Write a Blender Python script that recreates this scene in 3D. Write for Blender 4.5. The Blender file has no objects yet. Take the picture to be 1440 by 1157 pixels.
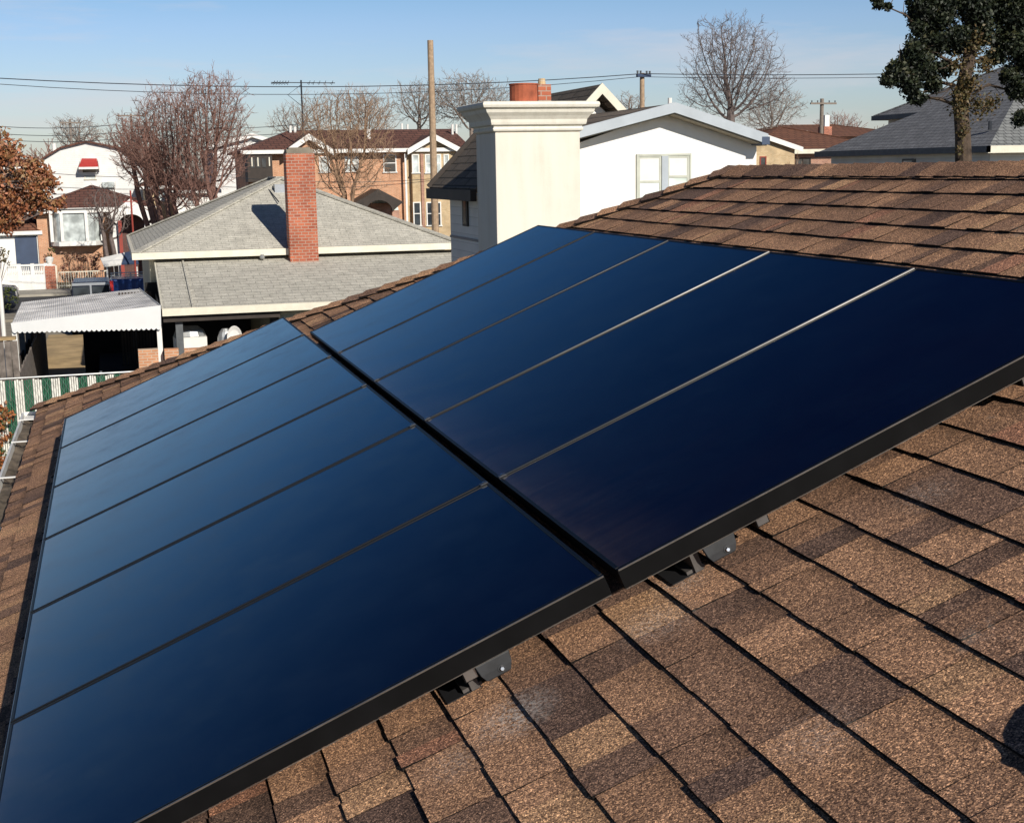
import bpy, math, random
from math import sin, cos, tan, pi, radians, sqrt, atan2
from mathutils import Vector, Matrix, kdtree
R = random.Random(7)
scene = bpy.context.scene
COL = scene.collection
# ------------------------------------------------------------------ camera
FPX, PITCH, ROLL, YAW, SL = 1921.5, .1756, -.0178, .2801, .3911
CAMZ = 6.2
def cam_axes():
    fw = Vector((0, cos(PITCH), -sin(PITCH))); rt = Vector((1, 0, 0)); up = rt.cross(fw)
    r2 = rt*cos(ROLL) + up*sin(ROLL); u2 = -rt*sin(ROLL) + up*cos(ROLL)
    M = Matrix.Rotation(-YAW, 3, 'Z')
    return M @ fw, M @ r2, M @ u2
FW, RT, UP = cam_axes()
CAM = Vector((0, 0, CAMZ))
def ray(px, py): return FW*FPX + RT*(px-720) - UP*(py-578.5)
def onY(px, py, Y):
    d = ray(px, py); return CAM + d*(Y/d.y)
def onZ(px, py, z):
    d = ray(px, py); return CAM + d*((z-CAMZ)/d.z)
def onX(px, py, X):
    d = ray(px, py); return CAM + d*(X/d.x)
cd = bpy.data.cameras.new('camera'); cam = bpy.data.objects.new('camera', cd); COL.objects.link(cam)
cd.sensor_width = 36; cd.lens = FPX/1440*36; cd.clip_start = .05; cd.clip_end = 3000
M = Matrix((RT, UP, -FW)).transposed().to_4x4(); M.translation = CAM; cam.matrix_world = M
scene.camera = cam
scene.view_settings.view_transform = 'Standard'; scene.view_settings.look = 'None'
scene.view_settings.exposure = 0; scene.view_settings.gamma = 1
GP0 = Vector((1.0649, 9.2122, 5.2495)); VV = Vector((cos(SL), 0, sin(SL))); UU = Vector((0, 1, 0)); NN = Vector((-sin(SL), 0, cos(SL)))
OFF = .14; RP0 = GP0 - NN*OFF
def rp(u, v, h=0.): return RP0 + UU*u + VV*v + NN*h
def roofpt(px, py):
    d = ray(px, py); t = (RP0-CAM).dot(NN)/d.dot(NN); return CAM+d*t
SCUFFS = [(*(roofpt(px, py)-Vector((3.55, 0, 0))), rad_, a_) for px, py, rad_, a_ in ((728, 1008, .12, .8), (925, 880, .12, .4), (640, 1075, .10, .3), (1150, 1040, .12, .25), (960, 820, .10, .45), (1300, 700, .1, .25))]
# ------------------------------------------------------------------ materials
class NT:
    def __init__(s, m): s.t = m.node_tree; s.n = s.t.nodes; s.l = s.t.links
    def add(s, typ, **kw):
        nd = s.n.new(typ)
        for k, v in kw.items():
            if k.startswith('i_'):
                key = k[2:]
                key = int(key) if key.isdigit() else key.replace('_', ' ')
                if hasattr(v, 'is_linked') or isinstance(v, bpy.types.NodeSocket): s.l.new(v, nd.inputs[key])
                else: nd.inputs[key].default_value = v
            else: setattr(nd, k, v)
        return nd
    def ramp(s, fac, stops, interp='LINEAR'):
        r = s.n.new('ShaderNodeValToRGB'); s.l.new(fac, r.inputs[0]); e = r.color_ramp.elements; r.color_ramp.interpolation = interp
        while len(e) > 1: e.remove(e[0])
        e[0].position = stops[0][0]; e[0].color = (*stops[0][1], 1)
        for p, c in stops[1:]:
            q = e.new(p); q.color = (*c, 1)
        return r.outputs[0]
    def mix(s, a, b, fac, mode='MIX'):
        m = s.n.new('ShaderNodeMix'); m.data_type = 'RGBA'; m.blend_type = mode
        for key, v in ((0, fac), (6, a), (7, b)):
            if isinstance(v, bpy.types.NodeSocket): s.l.new(v, m.inputs[key])
            elif isinstance(v, (int, float)): m.inputs[key].default_value = v
            else: m.inputs[key].default_value = (*v, 1)
        return m.outputs[2]
    def math(s, op, a, b=0., c=None):
        m = s.n.new('ShaderNodeMath'); m.operation = op
        for i, v in enumerate((a, b) + ((c,) if c is not None else ())):
            if isinstance(v, bpy.types.NodeSocket): s.l.new(v, m.inputs[i])
            else: m.inputs[i].default_value = v
        return m.outputs[0]
def newmat(name):
    m = bpy.data.materials.new(name); m.use_nodes = True
    t = NT(m); b = t.n['Principled BSDF']; return m, t, b
def setc(t, b, c):
    if isinstance(c, bpy.types.NodeSocket): t.l.new(c, b.inputs['Base Color'])
    else: b.inputs['Base Color'].default_value = (*c, 1)
def bump(t, b, h, dist=.01, st=.5):
    n = t.add('ShaderNodeBump', i_Strength=st, i_Distance=dist); t.l.new(h, n.inputs['Height']); t.l.new(n.outputs[0], b.inputs['Normal'])
def wallco(t):
    tc = t.add('ShaderNodeTexCoord'); sp = t.add('ShaderNodeSeparateXYZ', i_0=tc.outputs['Object'])
    s = t.math('ADD', sp.outputs[0], sp.outputs[1])
    return t.add('ShaderNodeCombineXYZ', i_0=s, i_1=sp.outputs[2]).outputs[0], tc.outputs['Object']
def m_plain(name, c, rough=.6, metal=0., var=.25, scale=3., bmp=.0, spec=.5):
    m, t, b = newmat(name); tc = t.add('ShaderNodeTexCoord')
    n = t.add('ShaderNodeTexNoise', i_Vector=tc.outputs['Object'], i_Scale=scale, i_Detail=6., i_Roughness=.6)
    f = t.ramp(n.outputs[0], [(.3, (1-var,)*3), (.7, (1+var*.4,)*3)])
    setc(t, b, t.mix(c, f, 1., 'MULTIPLY'))
    b.inputs['Roughness'].default_value = rough; b.inputs['Metallic'].default_value = metal
    b.inputs['Specular IOR Level'].default_value = spec
    if bmp:
        n2 = t.add('ShaderNodeTexNoise', i_Vector=tc.outputs['Object'], i_Scale=scale*12, i_Detail=5.)
        bump(t, b, n2.outputs[0], bmp, .6)
    return m
def m_brick(name, c1, c2, mortar, bw=.21, bh=.068, ms=.012, rough=.85, var=.5):
    m, t, b = newmat(name); w, o = wallco(t)
    br = t.add('ShaderNodeTexBrick', i_Vector=w, i_Color1=(*c1, 1), i_Color2=(*c2, 1), i_Mortar=(*mortar, 1), i_Scale=1., i_Mortar_Size=ms, i_Mortar_Smooth=.2, i_Bias=0., i_Brick_Width=bw, i_Row_Height=bh)
    n = t.add('ShaderNodeTexNoise', i_Vector=o, i_Scale=1.6, i_Detail=7., i_Roughness=.65)
    f = t.ramp(n.outputs[0], [(.3, (1-var*.6,)*3), (.7, (1.1,)*3)])
    setc(t, b, t.mix(br.outputs[0], f, 1., 'MULTIPLY')); b.inputs['Roughness'].default_value = rough
    bump(t, b, br.outputs[1], -.008, .6)
    return m
def m_roof(name, c1, c2, c3, rh=.12, bw=.3, bumpd=.02):
    "asphalt shingle courses for the neighbouring roofs; rows follow height"
    m, t, b = newmat(name); tc = t.add('ShaderNodeTexCoord'); sp = t.add('ShaderNodeSeparateXYZ', i_0=tc.outputs['Object'])
    geo = t.add('ShaderNodeNewGeometry'); sn = t.add('ShaderNodeSeparateXYZ', i_0=geo.outputs['Normal'])
    fx = t.math('GREATER_THAN', t.math('ABSOLUTE', sn.outputs[0]), t.math('ABSOLUTE', sn.outputs[1]))
    al = t.math('ADD', t.math('MULTIPLY', sp.outputs[1], fx), t.math('MULTIPLY', sp.outputs[0], t.math('SUBTRACT', 1., fx)))
    nz = t.add('ShaderNodeTexNoise', i_Vector=tc.outputs['Object'], i_Scale=2.2, i_Detail=3.)
    zz = t.math('ADD', t.math('MULTIPLY', sp.outputs[2], 2.1), t.math('MULTIPLY', nz.outputs[0], .03))
    w = t.add('ShaderNodeCombineXYZ', i_0=al, i_1=zz).outputs[0]
    br = t.add('ShaderNodeTexBrick', i_Vector=w, i_Color1=(*c1, 1), i_Color2=(*c2, 1), i_Mortar=(*c3, 1), i_Scale=1., i_Mortar_Size=rh*.09, i_Mortar_Smooth=.4, i_Bias=0., i_Brick_Width=bw, i_Row_Height=rh)
    n = t.add('ShaderNodeTexNoise', i_Vector=tc.outputs['Object'], i_Scale=3., i_Detail=8., i_Roughness=.7)
    n2 = t.add('ShaderNodeTexNoise', i_Vector=tc.outputs['Object'], i_Scale=45., i_Detail=3.)
    f = t.ramp(n.outputs[0], [(.3, (.72,)*3), (.7, (1.15,)*3)]); f2 = t.ramp(n2.outputs[0], [(.35, (.7,)*3), (.65, (1.2,)*3)])
    c = t.mix(t.mix(br.outputs[0], f, 1., 'MULTIPLY'), f2, 1., 'MULTIPLY'); setc(t, b, c); b.inputs['Roughness'].default_value = .95
    bump(t, b, br.outputs[1], -bumpd, .7)
    return m
def m_shingle(name):
    m, t, b = newmat(name); at = t.add('ShaderNodeAttribute', attribute_name='col'); tc = t.add('ShaderNodeTexCoord')
    v1 = t.add('ShaderNodeTexVoronoi', i_Vector=tc.outputs['Object'], i_Scale=380.)
    sp = t.add('ShaderNodeSeparateColor', i_0=v1.outputs['Color'])
    g = t.ramp(sp.outputs[0], [(0., (.2, .18, .18)), (.35, (.62, .58, .57)), (.65, (1.05, 1.0, .95)), (.88, (1.8, 1.65, 1.4)), (1., (3.2, 3.0, 2.6))])
    n3 = t.add('ShaderNodeTexNoise', i_Vector=tc.outputs['Object'], i_Scale=95., i_Detail=4., i_Roughness=.7)
    g3 = t.ramp(n3.outputs[0], [(.3, (.6,)*3), (.7, (1.35,)*3)])
    n4 = t.add('ShaderNodeTexNoise', i_Vector=tc.outputs['Object'], i_Scale=2.7, i_Detail=5., i_Roughness=.65)
    g4 = t.ramp(n4.outputs[0], [(.3, (.8, .79, .79)), (.7, (1.18, 1.17, 1.14))])
    c = t.mix(at.outputs[0], g, 1., 'MULTIPLY'); c = t.mix(c, g3, 1., 'MULTIPLY'); c = t.mix(c, g4, 1., 'MULTIPLY')
    n5 = t.add('ShaderNodeTexNoise', i_Vector=tc.outputs['Object'], i_Scale=3.4, i_Detail=6., i_Roughness=.75)
    c = t.mix(c, (.5, .5, .47), t.ramp(n5.outputs[0], [(.64, (0, 0, 0)), (.8, (.35,)*3)]))
    for (sx, sy, sz, rad_, amt_) in SCUFFS:
        vm = t.add('ShaderNodeVectorMath', operation='DISTANCE', i_0=tc.outputs['Object']); vm.inputs[1].default_value = (sx, sy, sz)
        sf = t.math('MULTIPLY', t.ramp(t.math('DIVIDE', vm.outputs['Value'], rad_), [(.0, (1,)*3), (1., (0,)*3)]), t.ramp(n3.outputs[0], [(.42, (0,)*3), (.62, (1,)*3)]))
        c = t.mix(c, (.62, .58, .54), t.math('MULTIPLY', sf, amt_))
    setc(t, b, c); b.inputs['Roughness'].default_value = .93; b.inputs['Specular IOR Level'].default_value = .2
    h = t.math('ADD', sp.outputs[1], t.math('MULTIPLY', n3.outputs[0], 1.5))
    bump(t, b, h, .0022, .8)
    return m
def m_glasspanel():
    m, t, b = newmat('panel_glass'); tc = t.add('ShaderNodeTexCoord')
    n = t.add('ShaderNodeTexNoise', i_Vector=tc.outputs['Object'], i_Scale=1.3, i_Detail=6., i_Roughness=.6)
    c = t.ramp(n.outputs[0], [(.3, (.0006, .0016, .008)), (.7, (.001, .003, .013))])
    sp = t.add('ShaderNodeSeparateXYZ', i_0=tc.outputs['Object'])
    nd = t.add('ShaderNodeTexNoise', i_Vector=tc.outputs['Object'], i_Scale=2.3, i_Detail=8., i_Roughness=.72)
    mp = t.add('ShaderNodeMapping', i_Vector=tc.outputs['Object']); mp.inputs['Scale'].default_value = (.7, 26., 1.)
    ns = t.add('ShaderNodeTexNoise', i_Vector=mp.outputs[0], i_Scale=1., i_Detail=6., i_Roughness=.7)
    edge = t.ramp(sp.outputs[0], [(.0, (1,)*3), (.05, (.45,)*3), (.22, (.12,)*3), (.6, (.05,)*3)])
    dust_haze = t.math('MULTIPLY', edge, t.math('MULTIPLY', t.ramp(nd.outputs[0], [(.3, (.25,)*3), (.72, (1,)*3)]), t.ramp(ns.outputs[0], [(.3, (.4,)*3), (.7, (1,)*3)])))
    c = t.mix(c, (.26, .19, .15), t.math('MULTIPLY', dust_haze, .30)); setc(t, b, c)  # brown edge tint paints in a warm reflected haze, along with streaky dust
    n2 = t.add('ShaderNodeTexNoise', i_Vector=tc.outputs['Object'], i_Scale=4., i_Detail=8., i_Roughness=.7)
    t.l.new(t.ramp(n2.outputs[0], [(.3, (.06,)*3), (.75, (.22,)*3)]), b.inputs['Roughness'])
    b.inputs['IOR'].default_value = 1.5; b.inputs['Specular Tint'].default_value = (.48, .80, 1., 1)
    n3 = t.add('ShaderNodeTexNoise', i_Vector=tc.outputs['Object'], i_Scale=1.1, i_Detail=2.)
    bump(t, b, n3.outputs[0], .004, .25)
    return m
def m_leaf(name, cols, rough=.6, trans=.25):
    m, t, b = newmat(name); oi = t.add('ShaderNodeAttribute', attribute_name='rnd')
    setc(t, b, t.ramp(oi.outputs[2], [(i/(len(cols)-1), c) for i, c in enumerate(cols)])); b.inputs['Roughness'].default_value = rough
    return m
def m_glass(name, c=(.02, .025, .03), rough=.08):
    m, t, b = newmat(name); tc = t.add('ShaderNodeTexCoord')
    n = t.add('ShaderNodeTexNoise', i_Vector=tc.outputs['Object'], i_Scale=1.8, i_Detail=2.)
    setc(t, b, t.ramp(n.outputs[0], [(.35, c), (.65, tuple(min(1, x*2.2+.01) for x in c))])); b.inputs['Roughness'].default_value = rough
    return m
def m_siding(name, c, h=.11):
    m, t, b = newmat(name); tc = t.add('ShaderNodeTexCoord'); sp = t.add('ShaderNodeSeparateXYZ', i_0=tc.outputs['Object'])
    fr = t.math('FRACT', t.math('DIVIDE', sp.outputs[2], h)); k = t.ramp(fr, [(0., (.55,)*3), (.1, (1.,)*3), (1., (.93,)*3)])
    n = t.add('ShaderNodeTexNoise', i_Vector=tc.outputs['Object'], i_Scale=1.5, i_Detail=6.); f = t.ramp(n.outputs[0], [(.3, (.86,)*3), (.7, (1.03,)*3)])
    setc(t, b, t.mix(t.mix(c, k, 1., 'MULTIPLY'), f, 1., 'MULTIPLY')); b.inputs['Roughness'].default_value = .6; bump(t, b, fr, .01, .5)
    return m
MT = {}
MT['shingle'] = m_shingle('brown_shingle')
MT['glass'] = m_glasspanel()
MT['frame'] = m_plain('black_anodised', (.004, .004, .005), .42, 0, .2, 8, spec=.22)
MT['clamp'] = m_plain('dark_clamp_metal', (.16, .16, .17), .4, .8, .3, 12)
MT['frame_edge'] = m_plain('worn_frame_edge', (.42, .42, .42), .3, .9, .4, 3)
MT['blackpaint'] = m_plain('black_powder_coat', (.0045, .0045, .005), .55, 0, .5, 6, spec=.08)
MT['trim_metal'] = m_plain('skirt_lip_metal', (.32, .31, .29), .35, .9, .5, 7)
MT['bracket'] = m_plain('weathered_bracket', (.028, .030, .034), .5, .1, .4, 20)
MT['foot'] = m_plain('dull_foot_metal', (.10, .09, .085), .6, .2, .4, 20)
MT['bolt'] = m_plain('steel_bolt', (.6, .6, .62), .25, 1., .1, 30)
def m_seam_glint():
    m, t, b = newmat('seam_painted_glint'); tc = t.add('ShaderNodeTexCoord'); sp = t.add('ShaderNodeSeparateXYZ', i_0=tc.outputs['Object'])
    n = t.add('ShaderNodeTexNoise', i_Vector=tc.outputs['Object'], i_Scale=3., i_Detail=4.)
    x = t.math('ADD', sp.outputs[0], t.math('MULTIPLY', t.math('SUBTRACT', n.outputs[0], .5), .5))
    setc(t, b, t.ramp(t.math('DIVIDE', x, 1.56), [(0., (.03,)*3), (.35, (.08, .08, .075)), (.62, (.42, .41, .38)), (.8, (.80, .77, .72)), (1., (.55, .53, .5))])); b.inputs['Roughness'].default_value = .4; return m  # brightens towards the upper end, painting the glint into the colour
MT['seam'] = m_seam_glint()
MT['rubber'] = m_plain('matte_black', (.008, .008, .01), .7, 0, .3, 10)
MT['white'] = m_plain('white_paint', (.80, .79, .76), .5, 0, .12, 2)
MT['gutter'] = m_plain('gutter_paint', (.74, .73, .70), .45, 0, .2, 5)
MT['gutter_in'] = m_plain('gutter_inside_dirt', (.17, .135, .10), .9, 0, .7, 9, .006)
MT['render_white'] = m_plain('white_render', (.84, .83, .80), .8, 0, .06, 1.2, .002)
MT['stucco'] = m_plain('cream_stucco', (.71, .65, .54), .85, 0, .12, 1.6, .006)
MT['stucco_cap'] = m_plain('cream_moulding', (.72, .69, .55), .75, 0, .13, 2.2, .004)
MT['fascia'] = m_plain('grey_blue_fascia', (.42, .47, .52), .5, 0, .12, 3)
MT['cream_trim'] = m_plain('cream_trim', (.74, .70, .58), .55, 0, .15, 3)
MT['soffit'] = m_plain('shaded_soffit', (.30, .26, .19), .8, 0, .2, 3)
MT['brick_red'] = m_brick('red_brick', (.52, .15, .075), (.34, .085, .045), (.46, .32, .25), .2, .085, .011)
MT['brick_orange'] = m_brick('orange_brick', (.66, .32, .17), (.55, .23, .11), (.60, .45, .33))
MT['brick_pink'] = m_brick('pink_brick', (.50, .24, .15), (.38, .16, .10), (.46, .36, .3))
MT['brick_tan'] = m_brick('tan_brick', (.62, .46, .26), (.54, .37, .19), (.58, .48, .34))
MT['brick_dark'] = m_brick('dark_brick', (.14, .05, .04), (.10, .035, .03), (.14, .10, .09))
MT['clay'] = m_plain('clay_pot', (.40, .105, .05), .85, 0, .45, 5, .004)
MT['roof_grey'] = m_roof('light_grey_shingle', (.60, .575, .50), (.53, .51, .445), (.40, .385, .335), .105, .42)
MT['roof_dark'] = m_roof('dark_brown_shingle', (.20, .155, .115), (.15, .12, .09), (.05, .04, .03), .26, .9, .05)
MT['roof_brown'] = m_roof('red_brown_shingle', (.17, .075, .055), (.13, .055, .042), (.04, .02, .016), .3, .5)
MT['roof_rust'] = m_roof('rust_shingle', (.20, .085, .05), (.15, .065, .04), (.07, .03, .02), .3, .5)
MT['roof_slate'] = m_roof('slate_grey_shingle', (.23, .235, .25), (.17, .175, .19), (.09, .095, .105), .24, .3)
MT['roof_slate_lit'] = m_roof('slate_painted_lit', (.26, .27, .27), (.20, .21, .21), (.08, .085, .09), .24, .3)  # lighter copy of the slate, sunlight painted in for the front face
MT['brown_shingle_far'] = m_roof('brown_shingle_plain', (.18, .11, .08), (.11, .075, .06), (.03, .02, .02), .12, .25)
MT['asphalt'] = m_plain('asphalt', (.06, .06, .062), .9, 0, .35, .6, .01)
MT['concrete'] = m_plain('concrete', (.27, .24, .19), .9, 0, .35, .9, .008)
MT['concrete_l'] = m_plain('light_concrete', (.40, .37, .31), .9, 0, .3, .7, .006)
MT['dirt'] = m_plain('yard_soil_grass', (.10, .088, .05), 1., 0, .6, .35, .03)
MT['tan_dirt'] = m_plain('tan_yard_slab', (.50, .36, .19), .95, 0, .5, .9, .01)
MT['bark'] = m_plain('grey_bark', (.16, .125, .115), .95, 0, .4, 5)
MT['bark_red'] = m_plain('reddish_twigs', (.23, .125, .10), .95, 0, .4, 5)
MT['bark_tan'] = m_plain('tan_twigs', (.30, .19, .12), .95, 0, .4, 5)
MT['bark_pale'] = m_plain('pale_twigs', (.25, .20, .17), .95, 0, .4, 5)
MT['bark_dark'] = m_plain('rough_dark_bark', (.10, .07, .05), .95, 0, .7, 6, .03)
MT['pole_wood'] = m_plain('pole_wood', (.42, .30, .20), .9, 0, .35, 7, .01)
MT['pole_grey'] = m_plain('weathered_pole_wood', (.24, .20, .17), .9, 0, .35, 7, .01)
MT['wood_grey'] = m_plain('weathered_wood', (.20, .17, .15), .95, 0, .55, 6, .01)
MT['wood_dark'] = m_plain('dark_brown_wood', (.035, .025, .02), .7, 0, .4, 4)
MT['wire'] = m_plain('black_cable', (.02, .025, .035), .7, 0, .1, 4)
MT['awn_metal'] = m_plain('weathered_awning_metal', (.90, .88, .85), .6, 0, .5, 1.3)
MT['awn_white'] = m_plain('white_awning', (.82, .83, .83), .45, 0, .05, 2)
MT['slat_white'] = m_plain('white_slat', (.80, .79, .72), .5, 0, .3, 6)
MT['slat_green'] = m_plain('green_slat', (.012, .11, .055), .5, 0, .4, 6)
MT['galv'] = m_plain('galvanised_steel', (.45, .46, .46), .4, .7, .2, 9)
MT['grey_post'] = m_plain('grey_post', (.10, .11, .12), .6, 0, .3, 6)
MT['dark_in'] = m_plain('dark_interior', (.012, .011, .012), .9, 0, .4, 2)
MT['navy'] = m_plain('navy_door', (.045, .07, .13), .5, 0, .2, 2)
MT['blue_car'] = m_plain('blue_car_paint', (.012, .05, .20), .28, .2, .1, 2)
MT['dark_car'] = m_plain('dark_car_paint', (.02, .025, .045), .25, .3, .1, 2)
MT['silver_car'] = m_plain('silver_trim', (.45, .48, .52), .35, .6, .1, 2)
MT['tyre'] = m_plain('tyre_rubber', (.015, .015, .015), .8)
MT['red_lamp'] = m_plain('red_lens', (.45, .02, .02), .3)
MT['red'] = m_plain('red_awning', (.42, .035, .03), .6, 0, .15, 3)
MT['redpole'] = m_plain('red_paint', (.30, .045, .03), .6, 0, .2, 3)
MT['pane'] = m_glass('window_glass'); MT['pane_l'] = m_glass('curtained_glass', (.30, .33, .33), .2)
MT['pane_w'] = m_glass('blind_glass', (.40, .47, .43), .2); MT['sash'] = m_plain('aged_sash', (.52, .54, .47), .6, 0, .2, 4)
MT['siding'] = m_siding('cream_siding', (.62, .57, .42)); MT['siding_w'] = m_siding('white_siding', (.82, .81, .79), .14)
MT['siding_s'] = m_siding('pale_siding', (.74, .74, .74), .15)
MT['leaf_autumn'] = m_leaf('autumn_leaves', [(.06, .025, .015), (.22, .075, .035), (.36, .13, .055), (.24, .15, .06), (.46, .20, .12)])
MT['leaf_dark'] = m_leaf('dark_needles', [(.004, .007, .004), (.010, .017, .008), (.022, .032, .012), (.05, .05, .018)])
MT['leaf_moss'] = m_leaf('golden_ivy', [(.025, .03, .010), (.07, .06, .018), (.13, .085, .03), (.08, .045, .02)])
MT['leaf_vine'] = m_leaf('vine_leaves', [(.02, .06, .02), (.06, .10, .03), (.30, .09, .03), (.38, .16, .05), (.20, .05, .03)])
MT['leaf_green'] = m_leaf('shrub_leaves', [(.03, .05, .015), (.06, .08, .02), (.12, .11, .03)])
MT['leaf_brown'] = m_leaf('brown_shrub', [(.10, .03, .03), (.18, .07, .05), (.26, .15, .10), (.16, .10, .05)])
MT['granules'] = MT['shingle']
def m_weather(name, c, stain, rough=.85, amt=.35, sc=1.):
    m, t, b = newmat(name); tc = t.add('ShaderNodeTexCoord'); mp = t.add('ShaderNodeMapping', i_Vector=tc.outputs['Object']); mp.inputs['Scale'].default_value = (5*sc, 5*sc, .45*sc)
    n = t.add('ShaderNodeTexNoise', i_Vector=mp.outputs[0], i_Scale=1., i_Detail=7., i_Roughness=.62); n2 = t.add('ShaderNodeTexNoise', i_Vector=tc.outputs['Object'], i_Scale=1.7*sc, i_Detail=8., i_Roughness=.7)
    f = t.math('MULTIPLY', t.ramp(n.outputs[0], [(.42, (0,)*3), (.75, (1,)*3)]), t.ramp(n2.outputs[0], [(.35, (.2,)*3), (.7, (1,)*3)]))
    setc(t, b, t.mix(c, stain, t.math('MULTIPLY', f, amt))); b.inputs['Roughness'].default_value = rough
    n3 = t.add('ShaderNodeTexNoise', i_Vector=tc.outputs['Object'], i_Scale=45., i_Detail=6., i_Roughness=.7); bump(t, b, n3.outputs[0], .006, .5); return m
MT['stucco'] = m_weather('cream_stucco', (.77, .72, .63), (.48, .40, .30), amt=.5)
MT['stucco_cap'] = m_weather('cream_moulding', (.78, .75, .66), (.40, .36, .27), amt=.6, sc=1.6)
MT['render_white'] = m_weather('white_render', (.86, .85, .82), (.62, .58, .50), amt=.3)
# ------------------------------------------------------------------ mesh builder
class MB:
    def __init__(s): s.v = []; s.f = []; s.c = []; s.m = []; s.cm = 0
    def vert(s, p): s.v.append(tuple(p)); return len(s.v)-1
    def face(s, idx, c=None): s.f.append(tuple(idx)); s.c.append(c); s.m.append(s.cm)
    def quad(s, *ps, c=None): s.face([s.vert(p) for p in ps], c)
    def box(s, x0, x1, y0, y1, z0, z1, c=None):
        b = [s.vert((x, y, z)) for x in (x0, x1) for y in (y0, y1) for z in (z0, z1)]
        for q in ((0, 1, 3, 2), (4, 6, 7, 5), (0, 4, 5, 1), (2, 3, 7, 6), (0, 2, 6, 4), (1, 5, 7, 3)): s.face([b[i] for i in q], c)
        return s
    def loft(s, rings, cap=True):
        n = len(rings[0]); ids = [[s.vert(p) for p in r] for r in rings]
        for a, b in zip(ids, ids[1:]):
            for i in range(n): s.face((a[i], a[(i+1) % n], b[(i+1) % n], b[i]))
        if cap: s.face(ids[0][::-1]); s.face(ids[-1])
        return s
    def tube(s, pts, rads, n=8, cap=True):
        pts = [Vector(p) for p in pts]
        if not hasattr(rads, '__len__'): rads = [rads]*len(pts)
        rings = []
        for i, p in enumerate(pts):
            d = (pts[min(i+1, len(pts)-1)] - pts[max(i-1, 0)])
            if d.length < 1e-9: d = Vector((0, 0, 1))
            d.normalize(); a = Vector((1, 0, 0)) if abs(d.x) < .8 else Vector((0, 1, 0))
            x = d.cross(a).normalized(); y = d.cross(x)
            rings.append([p + (x*cos(2*pi*k/n) + y*sin(2*pi*k/n))*rads[i] for k in range(n)])
        return s.loft(rings, cap)
    def beam(s, a, b, w, h, up=(0, 0, 1)):
        a = Vector(a); b = Vector(b); d = (b-a).normalized(); up = Vector(up); x = d.cross(up).normalized(); u = x.cross(d)
        return s.loft([[p + x*w/2*i + u*h/2*j for i, j in ((-1, -1), (1, -1), (1, 1), (-1, 1))] for p in (a, b)])
    def slab(s, pts, th):
        "thick polygon: pts ccw seen from above, thickness downwards along its normal"
        pts = [Vector(p) for p in pts]; n = Vector((0, 0, 0))
        for i in range(len(pts)): n += (pts[i]-pts[0]).cross(pts[(i+1) % len(pts)]-pts[0])
        n.normalize()
        if n.z < 0: pts = pts[::-1]; n = -n
        a = [s.vert(p) for p in pts]; b = [s.vert(p-n*th) for p in pts]; k = len(pts)
        s.face(a); s.face(b[::-1])
        for i in range(k): s.face((a[i], b[i], b[(i+1) % k], a[(i+1) % k]))
        return s
    def build(s, name, mat, parent=None, origin=None, attr=None, smooth=False, bevel=0):
        off = Vector((0, 0, 0))
        if parent is not None:
            q = parent
            while q: off += q.location; q = q.parent
        elif origin is not None: off = Vector(origin)
        me = bpy.data.meshes.new(name); me.from_pydata([tuple(Vector(p)-off) for p in s.v], [], s.f)
        for m in (mat if isinstance(mat, (list, tuple)) else [mat]): me.materials.append(m)
        if any(s.m): me.polygons.foreach_set('material_index', s.m)
        if attr == 'col':
            a = me.color_attributes.new('col', 'FLOAT_COLOR', 'CORNER'); buf = []
            for f, c in zip(s.f, s.c):
                for j in range(len(f)):
                    q = c[j] if isinstance(c[0], (tuple, list)) else c
                    buf += [q[0], q[1], q[2], 1.]
            a.data.foreach_set('color', buf)
        if attr == 'rnd':
            a = me.attributes.new('rnd', 'FLOAT', 'FACE'); a.data.foreach_set('value', [c if c is not None else .5 for c in s.c])
        me.update()
        if smooth: me.polygons.foreach_set('use_smooth', [True]*len(me.polygons))
        o = bpy.data.objects.new(name, me); COL.objects.link(o)
        if parent is not None: o.parent = parent
        elif origin is not None: o.location = off
        if bevel:
            bv = o.modifiers.new('bevel', 'BEVEL'); bv.width = bevel; bv.segments = 2; bv.limit_method = 'ANGLE'
        return o
def tag(o, label=None, cat=None, group=None, kind=None):
    for k, v in (('label', label), ('category', cat), ('group', group), ('kind', kind)):
        if v: o[k] = v
    return o
def thing(name, label, cat, loc, group=None):
    o = bpy.data.objects.new(name, None); COL.objects.link(o); o.location = loc; o.empty_display_size = .2
    return tag(o, label, cat, group)
def bx(name, mat, parent, *a, bevel=0): return MB().box(*a).build(name, mat, parent, bevel=bevel)
def struct(name, mb, mat): return tag(mb.build(name, mat), kind='structure')
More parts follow.
